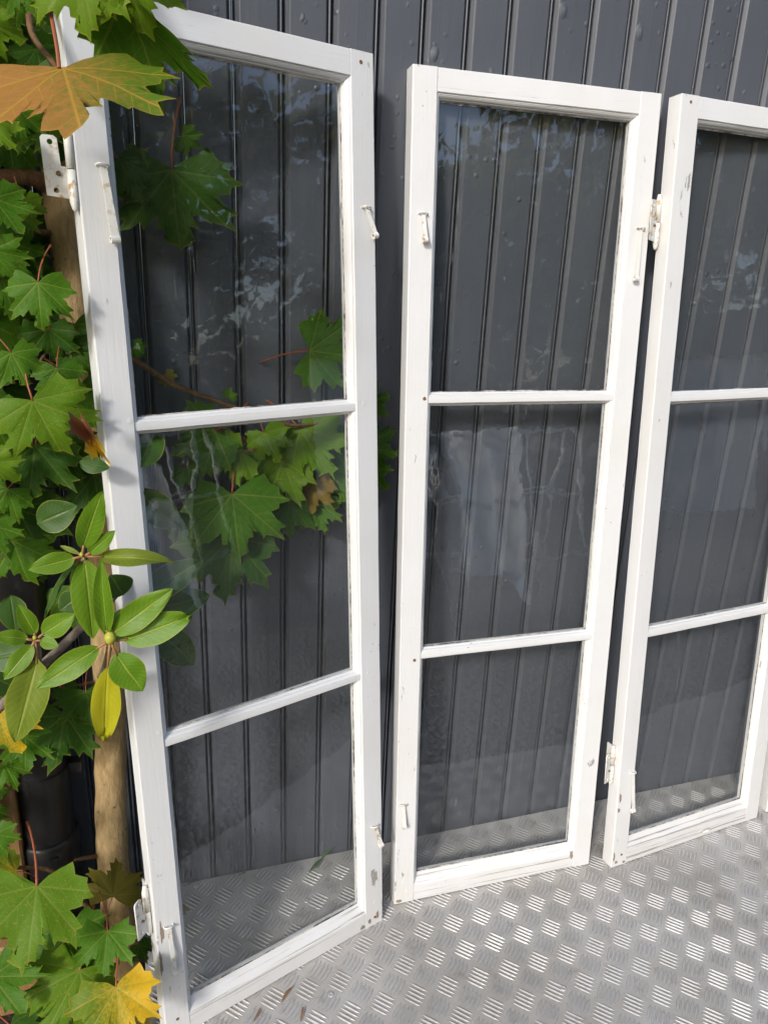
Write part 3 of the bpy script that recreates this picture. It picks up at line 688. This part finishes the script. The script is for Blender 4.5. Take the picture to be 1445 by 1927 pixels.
def leaf(px, py, y, deg, size, mat='leaf', tx=None, ty=None, me=None, stalk=True, sx=1.0):
    """leaf with its stalk end at photo place (px, py), depth y, midrib pointing deg (0 right, 90 down), lobe length size px"""
    p = at(px, py, y); v = (p - CAM).normalized(); s = size * depth(p) / FPX
    m_ = (CR * math.cos(R(deg)) - CU * math.sin(R(deg))); m_ = (m_ - v * m_.dot(v)).normalized()
    nz = -v; nx_ = m_.cross(nz)
    B = Matrix((nx_, m_, nz)).transposed()
    tx = rnd.uniform(-10, 28) if tx is None else -tx; ty = rnd.uniform(-22, 22) if ty is None else ty
    B = B @ Matrix.Rotation(R(tx), 3, 'X') @ Matrix.Rotation(R(ty), 3, 'Y')
    k = leaf_count[0]; leaf_count[0] += 1
    o = link('leaf', me or LM[k % len(LM)], tree)
    o.matrix_world = Matrix.Translation(p) @ B.to_4x4() @ Matrix.Diagonal((s*sx, s, s, 1))
    o.material_slots[0].link = 'OBJECT'; o.material_slots[0].material = M[mat]
    if stalk:
        q = link('stalk', SM[k % len(SM)], o)
    return o
# trunk and branches
def tubepart(name, pts, rad, mat, parent, seg=10, wob=0.25, n_=6):
    P = subdiv_path([at(*p) if len(p) == 3 and p[0] > 5 or True else p for p in pts], n_)
    rr = []
    for i in range(len(P)):
        f = i / (len(P) - 1) * (len(rad) - 1); a = int(min(f, len(rad) - 2)); rr.append(rad[a] + (rad[a+1] - rad[a]) * (f - a))
    b = MB(); b.tube(P, rr, seg, wob); return b.build(name, M[mat], parent, True)
tubepart('trunk', [(250, 1960, 1.30), (228, 1780, 1.31), (212, 1600, 1.33), (209, 1450, 1.335), (207, 1300, 1.34), (195, 1000, 1.345), (170, 760, 1.35), (143, 560, 1.355), (118, 380, 1.36), (98, 100, 1.37), (84, -140, 1.38)], [0.036, 0.033, 0.031, 0.030, 0.030, 0.030, 0.030, 0.029, 0.028, 0.027, 0.026], 'bark', tree, 16, 0.10, 8)
tubepart('branch', [(-90, 328, 1.28), (0, 333, 1.30), (60, 335, 1.32), (108, 352, 1.35)], [0.010, 0.011, 0.012, 0.016], 'twig', tree)
tubepart('branch', [(20, 440, 1.32), (70, 436, 1.335), (125, 446, 1.355)], [0.004, 0.005, 0.007], 'twig', tree)
tubepart('branch', [(165, 640, 1.36), (255, 680, 1.385), (330, 726, 1.395), (395, 750, 1.40), (500, 788, 1.405), (560, 800, 1.405), (640, 790, 1.41)], [0.007, 0.006, 0.005, 0.0045, 0.004, 0.003, 0.002], 'twig', tree, 8)
tubepart('branch', [(140, 1618, 1.30), (165, 1614, 1.31), (200, 1608, 1.33)], [0.003, 0.004, 0.005], 'twig', tree, 8)
tubepart('branch', [(110, 130, 1.10), (60, 60, 1.16), (60, -20, 1.22), (80, -60, 1.34)], [0.003, 0.004, 0.005, 0.007], 'twig', tree, 8)
tubepart('branch', [(70, 690, 1.24), (95, 655, 1.28), (125, 640, 1.32), (160, 640, 1.35)], [0.002, 0.003, 0.004, 0.005], 'twig', tree, 8)
tubepart('branch', [(20, 1632, 1.2), (100, 1640, 1.22), (160, 1700, 1.26), (226, 1770, 1.31)], [0.003, 0.004, 0.005, 0.006], 'twig', tree, 8)
tubepart('branch', [(110, 1310, 1.30), (150, 1290, 1.32), (205, 1280, 1.34)], [0.002, 0.003, 0.004], 'twig', tree, 8)
tubepart('branch', [(405, 812, 1.39), (440, 800, 1.395), (500, 790, 1.405)], [0.0015, 0.002, 0.0025], 'twig', tree, 8)

# leaves one can pick out, from the top of the picture down
H = [(150, -75, 1.03, 80, 135, 'leaf_lime', -20, 6), (232, -70, 1.02, 72, 125, 'leaf_lime', -10, -10), (40, -60, 1.06, 110, 95, 'leaf', 0, 8),
     (-42, 28, 1.08, 30, 92, 'leaf_lime', -5, 10), (128, 178, 1.25, 118, 120, 'leaf_dark', -10, 15), (30, 200, 1.20, 80, 70, 'leaf', None, None), (-30, 225, 1.15, 40, 75, 'leaf_lime', None, None),
     (95, 235, 1.28, 100, 85, 'leaf_dark', None, None), (-12, 372, 1.18, 55, 82, 'leaf', None, None), (45, 380, 1.22, 60, 50, 'leaf_spot', None, None), (-10, 415, 1.2, 60, 60, 'leaf_dark', None, None), (55, 95, 1.30, 60, 80, 'leaf_dark', None, None), (110, 60, 1.31, 120, 70, 'leaf_dark', None, None),
     (72, 532, 1.16, 86, 92, 'leaf', -12, 6), (5, 528, 1.20, 70, 70, 'leaf', None, None), (-15, 470, 1.18, 50, 70, 'leaf', None, None), (22, 664, 1.16, 62, 74, 'leaf', -8, -6), (92, 618, 1.25, 80, 74, 'leaf_dark', None, None), (140, 610, 1.28, 70, 60, 'leaf_dark', None, None),
     (108, 693, 1.23, 82, 66, 'leaf', -10, 5), (138, 663, 1.26, 40, 60, 'leaf_dark', None, None), (62, 754, 1.14, 62, 118, 'leaf_spot', -6, 4), (148, 732, 1.25, 66, 92, 'leaf', -10, -8), (20, 800, 1.24, 90, 75, 'leaf', None, None), (-15, 770, 1.17, 70, 80, 'leaf', None, None),
     (66, 838, 1.22, 96, 110, 'leaf_dark', -5, 5), (110, 830, 1.26, 60, 95, 'leaf_dark', None, None), (-20, 870, 1.16, 35, 66, 'leaf_lime', None, None), (178, 893, 1.27, 128, 92, 'leaf_dark', None, None), (15, 920, 1.19, 120, 70, 'leaf', None, None),
     (34, 958, 1.25, 62, 118, 'leaf_dark', -5, 0), (24, 1018, 1.23, 70, 92, 'leaf', -5, 8), (-25, 985, 1.18, 60, 75, 'leaf', None, None), (75, 1040, 1.30, 80, 60, 'leaf_dark', None, None),
     (122, 1346, 1.27, 100, 104, 'leaf_dark', -10, 0), (162, 1302, 1.29, 80, 70, 'leaf_dark', None, None), (122, 1295, 1.30, 60, 40, 'leaf_dark', None, None), (-6, 1338, 1.18, 70, 96, 'leaf_yellow', -5, 20), (48, 1385, 1.25, 90, 70, 'leaf', None, None), (10, 1440, 1.29, 60, 50, 'leaf', None, None),
     (70, 1668, 1.08, 97, 146, 'leaf_spot', -6, 4), (213, 1686, 1.20, -78, 68, 'leaf_rust', 6, 0), (203, 1752, 1.12, 97, 82, 'leaf', -4, 4), (135, 1752, 1.16, 66, 92, 'leaf', None, None), (-12, 1570, 1.16, 60, 54, 'leaf', None, None), (30, 1640, 1.18, 170, 60, 'leaf_yellow', None, None),
     (150, 1826, 1.09, 118, 132, 'leaf_spot', -6, 8), (219, 1858, 1.04, 84, 108, 'leaf_yellow', -8, 8), (-14, 1838, 1.08, 52, 98, 'leaf', -5, 5), (262, 1778, 1.20, 60, 34, 'leaf_dark', None, None), (20, 1930, 1.12, 60, 80, 'leaf_dark', None, None), (60, 1760, 1.2, 90, 70, 'leaf', None, None), (110, 1870, 1.18, 80, 80, 'leaf_dark', None, None), (240, 1915, 1.10, 100, 80, 'leaf_rust', None, None),
     (296, 1716, 1.17, -10, 62, 'leaf_rust', 0, 0),
     # behind the glass of the nearest sash
     (323, 320, 1.36, 84, 152, 'leaf_dark', -4, 4), (225, 300, 1.36, 60, 95, 'leaf_dark', None, None), (345, 255, 1.38, 40, 40, 'leaf', None, None),
     (583, 660, 1.425, 8, 104, 'leaf', 5, -4), (252, 655, 1.40, 30, 30, 'leaf', None, None), (312, 705, 1.40, 40, 26, 'leaf_rust', None, None), (430, 748, 1.41, -70, 20, 'leaf', None, None),
     (564, 806, 1.415, 58, 118, 'leaf_lime', -6, 4), (497, 815, 1.39, 64, 66, 'leaf_lime', -8, 6), (405, 812, 1.375, 150, 98, 'leaf', 0, 12), (455, 852, 1.38, 150, 70, 'leaf_lime', None, None), (520, 850, 1.41, 130, 90, 'leaf_lime', None, None),
     (532, 868, 1.405, 112, 100, 'leaf_spot', -4, -6), (590, 905, 1.425, 95, 66, 'leaf_rust', None, None), (437, 930, 1.345, 84, 132, 'leaf', -6, 2), (436, 1012, 1.375, 92, 130, 'leaf_dark', -4, 0), (545, 945, 1.42, 95, 68, 'leaf', None, None), (597, 945, 1.43, 80, 64, 'leaf', None, None),
     (625, 880, 1.435, 70, 74, 'leaf', None, None), (630, 840, 1.44, 30, 70, 'leaf', None, None), (690, 760, 1.44, -20, 50, 'leaf_dark', None, None), (684, 838, 1.44, 15, 74, 'leaf_dark', -5, 0), (690, 880, 1.44, 55, 60, 'leaf_dark', None, None), (350, 880, 1.41, 70, 50, 'leaf_dark', None, None), (330, 960, 1.41, 100, 60, 'leaf_dark', None, None), (620, 910, 1.44, 60, 55, 'leaf_dark', None, None)]
for h in H: leaf(*h)
o = leaf(226, -4, 1.06, 46, 235, 'leaf', -4, 34, LM_FOLD, sx=0.44)                      # long leaf hanging before the glass
o = leaf(120, 130, 1.03, 74, 182, 'leaf_orange', -60, 0, LM_DROOP, stalk=False, sx=1.5); o['label'] = 'orange and brown turning leaf'
b = MB(); b.tube(subdiv_path([at(112, 128, 1.03), at(108, 90, 1.035), at(100, 45, 1.04), at(93, 8, 1.05)], 4), 0.0023, 7); b.build('stalk', M['stalk'], o); o.children[-1].matrix_parent_inverse = o.matrix_world.inverted()
# curled dead leaf by the stile
o = leaf(156, 795, 1.125, 58, 108, 'curl', -8, 8, LM_CURL, stalk=False, sx=0.19); o['label'] = 'curled brown and yellow dead leaf'
# leaves filling the shade between trunk and wall
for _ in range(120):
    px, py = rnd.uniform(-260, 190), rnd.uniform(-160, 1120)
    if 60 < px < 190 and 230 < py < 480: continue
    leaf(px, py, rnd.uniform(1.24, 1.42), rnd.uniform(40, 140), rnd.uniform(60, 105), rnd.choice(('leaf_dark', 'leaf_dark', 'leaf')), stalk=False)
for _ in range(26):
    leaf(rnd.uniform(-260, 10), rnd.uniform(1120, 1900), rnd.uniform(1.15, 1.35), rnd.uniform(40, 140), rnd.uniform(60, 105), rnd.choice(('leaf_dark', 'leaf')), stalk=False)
# the rest of the crown, out of view, added and trimmed to shade the wall
b = MB(); small = [HALF[i] for i in (0, 2, 7, 12, 17, 20, 24)]
small = small + [(-x, y) for x, y in small[::-1] if x > 0]
cnt = 0
while cnt < 800:
    p = V((rnd.uniform(-1.9, -0.05), rnd.uniform(1.10, 1.42), rnd.uniform(0.9, 3.2)))
    q = RM.transposed() @ (p - CAM)
    if q.z < -0.05:
        ix, iy = CX + FPX*q.x/-q.z, CY - FPX*q.y/-q.z
        if -170 < ix < 1700 and -230 < iy < 2100: continue
    c_ = V((-0.75, 0.95, 2.1)); e = V(((p.x-c_.x)/1.15, (p.y-c_.y)/0.75, (p.z-c_.z)/1.1))
    if e.length > 1 or (p - CAM).length < 0.55: continue
    cnt += 1
    s = rnd.uniform(0.055, 0.10); n_ = V((rnd.uniform(-1, .6), rnd.uniform(-1.2, .2), rnd.uniform(0.1, 1.2))).normalized(); a = n_.orthogonal().normalized(); c2 = n_.cross(a)
    an = rnd.uniform(0, 6.28); a, c2 = a*math.cos(an)+c2*math.sin(an), c2*math.cos(an)-a*math.sin(an)
    vs = [p] + [p + a*(x*s) + c2*(y*s) - n_*(0.15*s*(x*x+y*y)) for x, y in small]
    b.add(vs, [(0, 1+k, 1+(k+1) % len(small)) for k in range(len(small))])
o = link('crown', mesh('crown', b.v, b.f, M['leaf']), tree); o['kind'] = 'stuff'

# ------------------------------------------------------------------ rhododendron
rh = tag(link('rhododendron', None), 'rhododendron with smooth oval leaves in whorls in front of the left stile', 'shrub')
def rh_mesh(seed, bite=0, twist=0.0, fold=0.12, curl=0.16):
    s = random.Random(seed); vs, uvs, fs = [], [], []; nl, nw = 14, 6
    for i in range(nl + 1):
        t = i / nl; hw = 0.5 * (math.sin(math.pi * t ** 0.88) ** 0.72) * (1 - 0.12*t)
        if i == 0 or i == nl: hw = 0.004
        for k in range(nw + 1):
            u = -1 + 2*k/nw; x = u * hw * (1 + 0.05*noise.noise(V((t*5, u*2, seed)))); z = fold*abs(u)*hw - curl*t*t + 0.05*noise.noise(V((t*3, u*1.5, seed*2.2))) ; y = t
            if bite and t > 0.72:
                lim = 0.86 + 0.10*noise.noise(V((u*3.1, seed, 0))) - 0.10*math.cos(u*4.5)
                y = min(t, lim)
            a = twist * t * t; x, z = x*math.cos(a) - z*math.sin(a), x*math.sin(a) + z*math.cos(a)
            vs.append((x, y, z)); uvs.append((u*0.5+0.5, t))
    for i in range(nl):
        for k in range(nw): a = i*(nw+1)+k; fs.append((a, a+1, a+nw+2, a+nw+1))
    m = mesh('leaf', vs, fs, M['rh'], True, uvs)
    if m.polygons[nw*4].normal.z < 0: m.flip_normals()
    return m
RHM = [rh_mesh(s) for s in range(5)]; RHB = [rh_mesh(20, 1), rh_mesh(21, 1)]; RHT = rh_mesh(30, 0, 1.5, 0.25)
def rleaf(bx, by, tx_, ty_, wpx, y0, y1, mat='rh', me=None, stalk=None, roll=0.0):
    p, q = at(bx, by, y0), at(tx_, ty_, y1); m_ = (q - p); L = m_.length; m_.normalize(); v = (p - CAM).normalized()
    nz = (-v - m_ * (-v).dot(m_)).normalized(); nx_ = m_.cross(nz)
    B = Matrix((nx_, m_, nz)).transposed() @ Matrix.Rotation(roll, 3, 'Y')
    wd = wpx * depth(p) / FPX / 0.95
    o = link('leaf', me or rnd.choice(RHM), rh); o.matrix_world = Matrix.Translation(p) @ B.to_4x4() @ Matrix.Diagonal((wd, L, L*0.8, 1))
    o.material_slots[0].link = 'OBJECT'; o.material_slots[0].material = M[mat]
    if stalk:
        b = MB(); b.tube([at(*stalk), (at(*stalk) + p)*0.5 + V((0, 0, -0.001)), p + m_*L*0.06], [0.0024, 0.0021, 0.0016], 7)
        s_ = b.build('stalk', M['rhstalk'], o, True); s_.matrix_parent_inverse = o.matrix_world.inverted()
    return o
A_, B_, C_ = (156, 1045, 1.035), (208, 1203, 1.015), (66, 1203, 1.04)
rleaf(156, 1032, 190, 932, 46, 1.03, 1.00, 'rh', None, A_); rleaf(168, 1042, 213, 1002, 30, 1.03, 1.01, 'rh', None, A_); rleaf(186, 1047, 332, 1054, 36, 1.03, 1.00, 'rh_olive', RHT, A_)
rleaf(142, 1050, 55, 1072, 40, 1.03, 1.01, 'rh', None, A_); rleaf(160, 1052, 176, 1206, 62, 1.03, 0.995, 'rh', None, A_); rleaf(150, 1042, 112, 1026, 10, 1.04, 1.05, 'rh_olive', None, A_); rleaf(146, 1056, 66, 1168, 22, 1.045, 1.06, 'rh_dark', None, A_, 0.9)
rleaf(202, 1193, 186, 1062, 36, 1.01, 0.985, 'rh', None, B_, -0.3); rleaf(213, 1192, 320, 1112, 54, 1.01, 0.99, 'rh', None, B_); rleaf(234, 1206, 362, 1158, 58, 1.01, 0.985, 'rh', RHB[0], B_)
rleaf(188, 1217, 66, 1298, 50, 1.01, 0.985, 'rh', None, B_); rleaf(203, 1254, 196, 1412, 54, 1.01, 0.99, 'rh_yellow', RHB[1], B_); rleaf(218, 1230, 268, 1304, 66, 1.01, 0.99, 'rh', None, B_, 0.25)
rleaf(67, 1194, 36, 1140, 32, 1.035, 1.03, 'rh', None, C_); rleaf(80, 1194, 137, 1158, 44, 1.035, 1.02, 'rh', None, C_); rleaf(54, 1203, -8, 1196, 30, 1.035, 1.02, 'rh', None, C_); rleaf(63, 1213, 7, 1280, 36, 1.035, 1.01, 'rh', None, C_)
rleaf(76, 1205, 109, 1216, 24, 1.035, 1.02, 'rh', None, C_); rleaf(72, 1240, 28, 1404, 74, 1.03, 0.99, 'rh_olive', None, C_)
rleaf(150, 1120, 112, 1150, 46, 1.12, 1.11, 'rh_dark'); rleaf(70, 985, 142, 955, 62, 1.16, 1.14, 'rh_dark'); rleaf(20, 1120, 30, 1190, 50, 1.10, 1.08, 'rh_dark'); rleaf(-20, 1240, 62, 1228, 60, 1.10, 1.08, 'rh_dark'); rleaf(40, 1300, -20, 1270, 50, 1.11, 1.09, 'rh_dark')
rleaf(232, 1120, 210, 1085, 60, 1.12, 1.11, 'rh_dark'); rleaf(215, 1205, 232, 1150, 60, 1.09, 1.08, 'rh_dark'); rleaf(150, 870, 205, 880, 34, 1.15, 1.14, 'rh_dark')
# leaves of it set behind the glass, several standing in for its reflection
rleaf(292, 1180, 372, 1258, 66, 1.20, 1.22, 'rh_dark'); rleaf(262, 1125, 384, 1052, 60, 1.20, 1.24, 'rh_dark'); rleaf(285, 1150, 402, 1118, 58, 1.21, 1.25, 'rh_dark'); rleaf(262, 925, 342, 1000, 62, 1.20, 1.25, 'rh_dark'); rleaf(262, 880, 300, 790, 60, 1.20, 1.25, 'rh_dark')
tubepart('branch', [(-70, 1400, 1.09), (0, 1332, 1.085), (70, 1262, 1.08), (150, 1185, 1.10), (215, 1122, 1.14), (262, 1060, 1.20)], [0.008, 0.0075, 0.007, 0.0065, 0.006, 0.005], 'rhbark', rh, 10, 0.2)
tubepart('twig', [(70, 1262, 1.08), (74, 1235, 1.06), C_], [0.005, 0.0045, 0.004], 'rhbark', rh, 8)
tubepart('twig', [(190, 1275, 1.10), (202, 1240, 1.04), B_], [0.005, 0.0045, 0.004], 'rhbark', rh, 8)
tubepart('twig', [(170, 1168, 1.10), (162, 1100, 1.06), A_], [0.005, 0.0042, 0.0038], 'rhbark', rh, 8)
def bud(p, s):
    b = MB(); vs, fs = [], []; nr, sg = 9, 12
    for i in range(nr):
        t = i/(nr-1); r_ = math.sin(math.pi*(0.10 + 0.88*t))**0.8
        for k in range(sg):
            an = 2*math.pi*k/sg + (0.26 if i % 2 else 0); f = 1 + 0.09*math.sin(3*an + i*2.1)
            vs.append(p + (CR*math.cos(an) - (RM @ V((0,0,-1)))*math.sin(an))*r_*f*s*0.5 + CU*(t*s*1.25 - 0.3*s))
    for i in range(nr-1):
        for k in range(sg): fs.append((i*sg+k, i*sg+(k+1)%sg, (i+1)*sg+(k+1)%sg, (i+1)*sg+k))
    fs.append(tuple((nr-1)*sg+k for k in range(sg))); fs.append(tuple(range(sg)))
    b.add(vs, fs); b.build('bud', M['bud'], rh, True)
bud(at(208, 1206, 1.005), 0.0165); bud(at(154, 1046, 1.03), 0.006); bud(at(66, 1202, 1.035), 0.006)

# ------------------------------------------------------------------ drainpipe, post, plank
pc = at(84, 1500, 1.395)
pipe = tag(link('drainpipe', None), 'black plastic drainpipe on the wall behind the maple trunk', 'drainpipe')
b = MB(); b.tube([(pc.x, pc.y, z) for z in (GZ - 0.05, 0.0, 0.25, 0.50, 1.2, 2.6)], 0.052, 28); b.build('pipe', M['plastic'], pipe, True)
b = MB(); zc = 0.235
b.tube([(pc.x, pc.y, zc + z) for z in (-0.052, -0.048, 0.046, 0.052)], [0.0535, 0.0585, 0.0595, 0.0545], 28); sk = b.build('socket', M['plastic'], pipe, True)
b = MB(); b.tube([(pc.x, pc.y, 0.44 + z) for z in (-0.012, -0.010, 0.010, 0.012)], [0.0528, 0.0562, 0.0562, 0.0528], 28); b.box((pc.x + 0.05, pc.y - 0.012, 0.428), (pc.x + 0.078, pc.y + 0.012, 0.452)); b.build('bracket', M['plastic'], pipe)
for k in range(2):
    b = MB(); b.box((pc.x + 0.006, pc.y - 0.0625, zc - 0.025 + k*0.034), (pc.x + 0.022, pc.y - 0.0570, zc - 0.003 + k*0.034)); b.build('lug', M['plastic'], sk)
p0 = at(-12, 1560, 1.34)
vs, fs = [], []; prof = [(-.045, .004), (-.041, 0), (.041, 0), (.045, .004), (.045, .09), (-.045, .09)]
for z in [GZ - 0.05 + 0.09*i for i in range(9)]:
    for x, y in prof: vs.append((p0.x + x + 0.001*noise.noise(V((x*40, z*9, 1))), p0.y + y, z))
for i in range(8):
    for k in range(6): fs.append((i*6+k, i*6+(k+1) % 6, (i+1)*6+(k+1) % 6, (i+1)*6+k))
fs += [tuple(range(6)), tuple(48+k for k in range(6))]
tag(link('wooden_post', fixn(mesh('wooden_post', vs, fs, M['wood']))), 'bare pine post at the left edge beside the black drainpipe', 'post')
p0 = at(20, 1812, 1.19)
Mx = Matrix.Translation(p0) @ Matrix.Rotation(R(-12), 4, 'Z') @ Matrix.Rotation(R(-4), 4, 'Y')
vs, fs = [], []; prof = [(0, .004), (.004, 0), (.066, 0), (.07, .004), (.07, .022), (0, .022)]
for i in range(11):
    x = -0.40 + 0.44 * i / 10
    for z, y in prof: vs.append(Mx @ V((x + (0.02*(z - 0.03) if i == 10 else 0), y + 0.001*noise.noise(V((x*20, z*30, 2))), z - 0.035)))
for i in range(10):
    for k in range(6): fs.append((i*6+k, i*6+(k+1) % 6, (i+1)*6+(k+1) % 6, (i+1)*6+k))
fs += [tuple(range(6)), tuple(60+k for k in range(6))]
m = fixn(mesh('plank', vs, fs, M['wood'])); tag(link('wooden_plank', m), 'bare wooden plank end low among the lower leaves', 'plank')

# ------------------------------------------------------------------ small litter on the deck, weeds at the wall foot
def floor_at(px, py):
    d = RM @ V((px - CX, -(py - CY), -FPX)); return CAM + d * (-CAM.z / d.z)
def litter(pts, wd, label):
    P = subdiv_path([floor_at(*q[:2]) + V((0, 0, q[2])) for q in pts], 5); vs, fs = [], []
    for i, p in enumerate(P):
        t = (P[min(i+1, len(P)-1)] - P[max(i-1, 0)]).normalized(); s = t.cross(V((0, 0, 1))).normalized(); f = math.sin(math.pi*min(1, 0.08 + i/(len(P)-1)*0.9))
        for k in (-1, 0, 1): vs.append(p + s*(k*wd*f) + V((0, 0, 0.45*wd*abs(k)*f)))
    for i in range(len(P)-1):
        for k in range(2): fs.append((i*3+k, i*3+k+1, i*3+k+4, i*3+k+3))
    tag(link('dry_leaf', mesh('dry_leaf', vs, fs, M['dead'], True)), label, 'dry leaf', 'dry leaf scraps on the deck')
litter([(530, 1888, .003), (540, 1872, .006), (553, 1858, .004)], 0.003, 'longer curled brown leaf scrap on deck below the nearest sash')
litter([(566, 1925, .003), (569, 1908, .006), (571, 1896, .004)], 0.0022, 'brown leaf scrap at the bottom edge of the picture')
litter([(478, 1925, .003), (486, 1910, .004), (490, 1898, .004)], 0.002, 'thin brown leaf sliver close to the bottom rail of nearest sash')
def weed(px, py, label, blades):
    base = floor_at(px, py); base.y = YW - 0.012; base.z = 0.001
    root = link('weed', None); root.location = base; tag(root, label, 'weed', 'weeds at the foot of the wall')
    for dx, dy, h, wd in blades:
        P = subdiv_path([V((0, 0, 0)), V((dx*0.4, dy*0.3, h*0.55)), V((dx, dy, h))], 5); vs, fs = [], []
        for i, p in enumerate(P):
            f = math.sin(math.pi*(0.15 + 0.83*i/(len(P)-1)))*(1 + 0.35*noise.noise(V((i*1.1, dx*80, 0))))
            for k in (-1, 0, 1): vs.append(p + V((k*wd*f, -0.3*wd*abs(k)*f, 0.0)))
        for i in range(len(P)-1):
            for k in range(2): fs.append((i*3+k, i*3+k+1, i*3+k+4, i*3+k+3))
        link('blade', mesh('blade', vs, fs, M['grass'], True), root)
weed(605, 1607, 'bright green weed with one upright blade where deck meets wall', [(0.03, -0.01, 0.040, 0.006), (-0.03, -0.04, 0.008, 0.006), (-0.05, -0.05, 0.006, 0.004)])
weed(455, 1640, 'tiny green weed at the wall foot between two board joints', [(0.01, -0.01, 0.012, 0.006), (-0.01, -0.01, 0.008, 0.005)])
weed(352, 1662, 'tiny green weed at the wall foot nearest the left stile', [(0.02, -0.01, 0.012, 0.005), (-0.01, -0.01, 0.008, 0.005)])

# ------------------------------------------------------------------ the yard behind the camera, seen in the panes
def yard_tree(x, y, h, cr, label, seed):
    s = random.Random(seed); root = link('yard_tree', None); root.location = (x, y, GZ); tag(root, label, 'tree', 'trees across the yard')
    b = MB(); P = subdiv_path([V((0, 0, -0.1)), V((0.08, 0.03, h*0.3)), V((-0.06, 0.05, h*0.62)), V((0.02, 0, h*0.95))], 4); n_ = len(P)
    b.tube(P, [0.20*(1 - 0.85*i/(n_-1)) + 0.02 for i in range(n_)], 9, 0.15)
    for k in range(9):
        z = h*(0.25 + 0.07*k); a = s.uniform(0, 6.28); L = cr*s.uniform(0.6, 0.95)
        b.tube([V((0, 0, z)), V((math.cos(a)*L*0.5, math.sin(a)*L*0.5, z + L*0.25)), V((math.cos(a)*L, math.sin(a)*L, z + L*0.6))], [0.06, 0.035, 0.012], 6)
    b.build('trunk', M['bark'], root, True)
    b = MB(); cl = [V((s.uniform(-1, 1)*cr*0.7, s.uniform(-1, 1)*cr*0.7, h*s.uniform(0.15, 1.0))) for _ in range(46)]
    for _ in range(7500):
        c_ = s.choice(cl); rr = cr*0.38
        p = c_ + V((s.gauss(0, 1), s.gauss(0, 1), s.gauss(0, 0.8)))*rr*0.6
        if p.z < 0.15: continue
        q = s.uniform(0.07, 0.15); n1 = V((s.uniform(-1, 1), s.uniform(-1, 1), s.uniform(-1, 1))).normalized(); a = n1.orthogonal().normalized()*q; c2 = n1.cross(a)
        b.add([p - a, p + c2*0.6, p + a, p - c2*0.6], [(0, 1, 2, 3)])
    link('crown', mesh('crown', b.v, b.f, M['yardleaf']), root)
for i, (x, y, h, cr, lb) in enumerate(((3.2, -8.5, 4.7, 2.0, 'leafy tree mirrored in the upper panes, straight behind the camera'), (6.5, -7.2, 5.4, 2.1, 'leafy tree across the yard mirrored right of the middle'), (9.5, -5.6, 5.8, 2.2, 'leafy tree across the yard towards the right'),
                                       (12.5, -3.4, 5.2, 2.3, 'rightmost leafy tree across the yard'), (0.2, -9.5, 5.0, 2.2, 'leafy tree across the yard towards the left'), (5.0, -11.5, 5.6, 2.6, 'tallest leafy tree at the back of the yard'))):
    yard_tree(x, y, h, cr, lb, 50 + i)
# white drying rack with a pale sheet over it, mirrored in the middle sash
rack = link('drying_rack', None); rack.location = (2.05, -1.55, GZ); rack.rotation_euler = (0, 0, R(-12)); tag(rack, 'white tube drying rack across the yard, mirrored in the middle sash', 'rack')
for sx_ in (-0.55, 0.16, 0.55):
    for sy_ in (-1, 1):
        b = MB(); b.tube([V((sx_, sy_*0.28, 0)), V((sx_, sy_*0.04, 1.12))], 0.014, 8); b.build('leg', M['iron'], rack, True)
for z in (0.30, 0.72, 1.12):
    for sy_ in (-1, 1):
        yy = sy_*(0.28 - 0.24*z/1.12); b = MB(); b.tube([V((-0.56, yy, z)), V((0.56, yy, z))], 0.011, 8); b.build('rung', M['iron'], rack, True)
vs, fs = [], []; nu, nv = 30, 26
for j in range(nv + 1):
    for i in range(nu + 1):
        u, v = i/nu, j/nv; x = -0.52 + 0.60*u + 0.05*noise.noise(V((v*3, u, 2))) - 0.10*v*v*(u - 0.4); z = 1.145 - 1.02*v*(1 - 0.16*math.sin(u*3.1 + 0.6))
        yy = 0.06 + 0.24*v + 0.028*math.sin(u*17 + 2*v) + 0.03*noise.noise(V((u*4, v*4, 1)))
        vs.append((x, yy, z))
for j in range(nv):
    for i in range(nu): a = j*(nu+1)+i; fs.append((a, a+1, a+nu+2, a+nu+1))
o = link('hanging_sheet', mesh('hanging_sheet', vs, fs, M['sheet'], True)); o.location = rack.location; o.rotation_euler = rack.rotation_euler
tag(o, 'pale sheet hung over the drying rack across the yard', 'sheet')
# small white shed far across the yard, mirrored in the right-hand sash
shed = link('garden_shed', None); shed.location = (7.0, -3.4, GZ); shed.rotation_euler = (0, 0, R(50)); tag(shed, 'small white garden shed across the yard, mirrored in right sash', 'shed')
b = MB(); b.add([(-.8,-.6,0),(.8,-.6,0),(.8,.6,0),(-.8,.6,0),(-.8,-.6,1.7),(.8,-.6,1.7),(.8,.6,1.7),(-.8,.6,1.7),(-.8,0,2.1),(.8,0,2.1)], [(0,1,5,4),(2,3,7,6),(0,4,8,7,3),(1,2,6,9,5)]); b.build('wall', M['paint_v'], shed)
b = MB(); b.add([(-.9,-.72,1.63),(.9,-.72,1.63),(.9,0,2.13),(-.9,0,2.13),(.9,.72,1.63),(-.9,.72,1.63)], [(0,1,2,3),(3,2,4,5)]); b.build('roof', M['plastic'], shed)
b = MB(); b.box((-.35,.601,.02), (.35,.63,1.55)); dr = b.build('door', M['sheet'], shed)
b = MB(); b.box((.24,.631,.75), (.27,.66,.9)); b.build('handle', M['plastic'], dr)
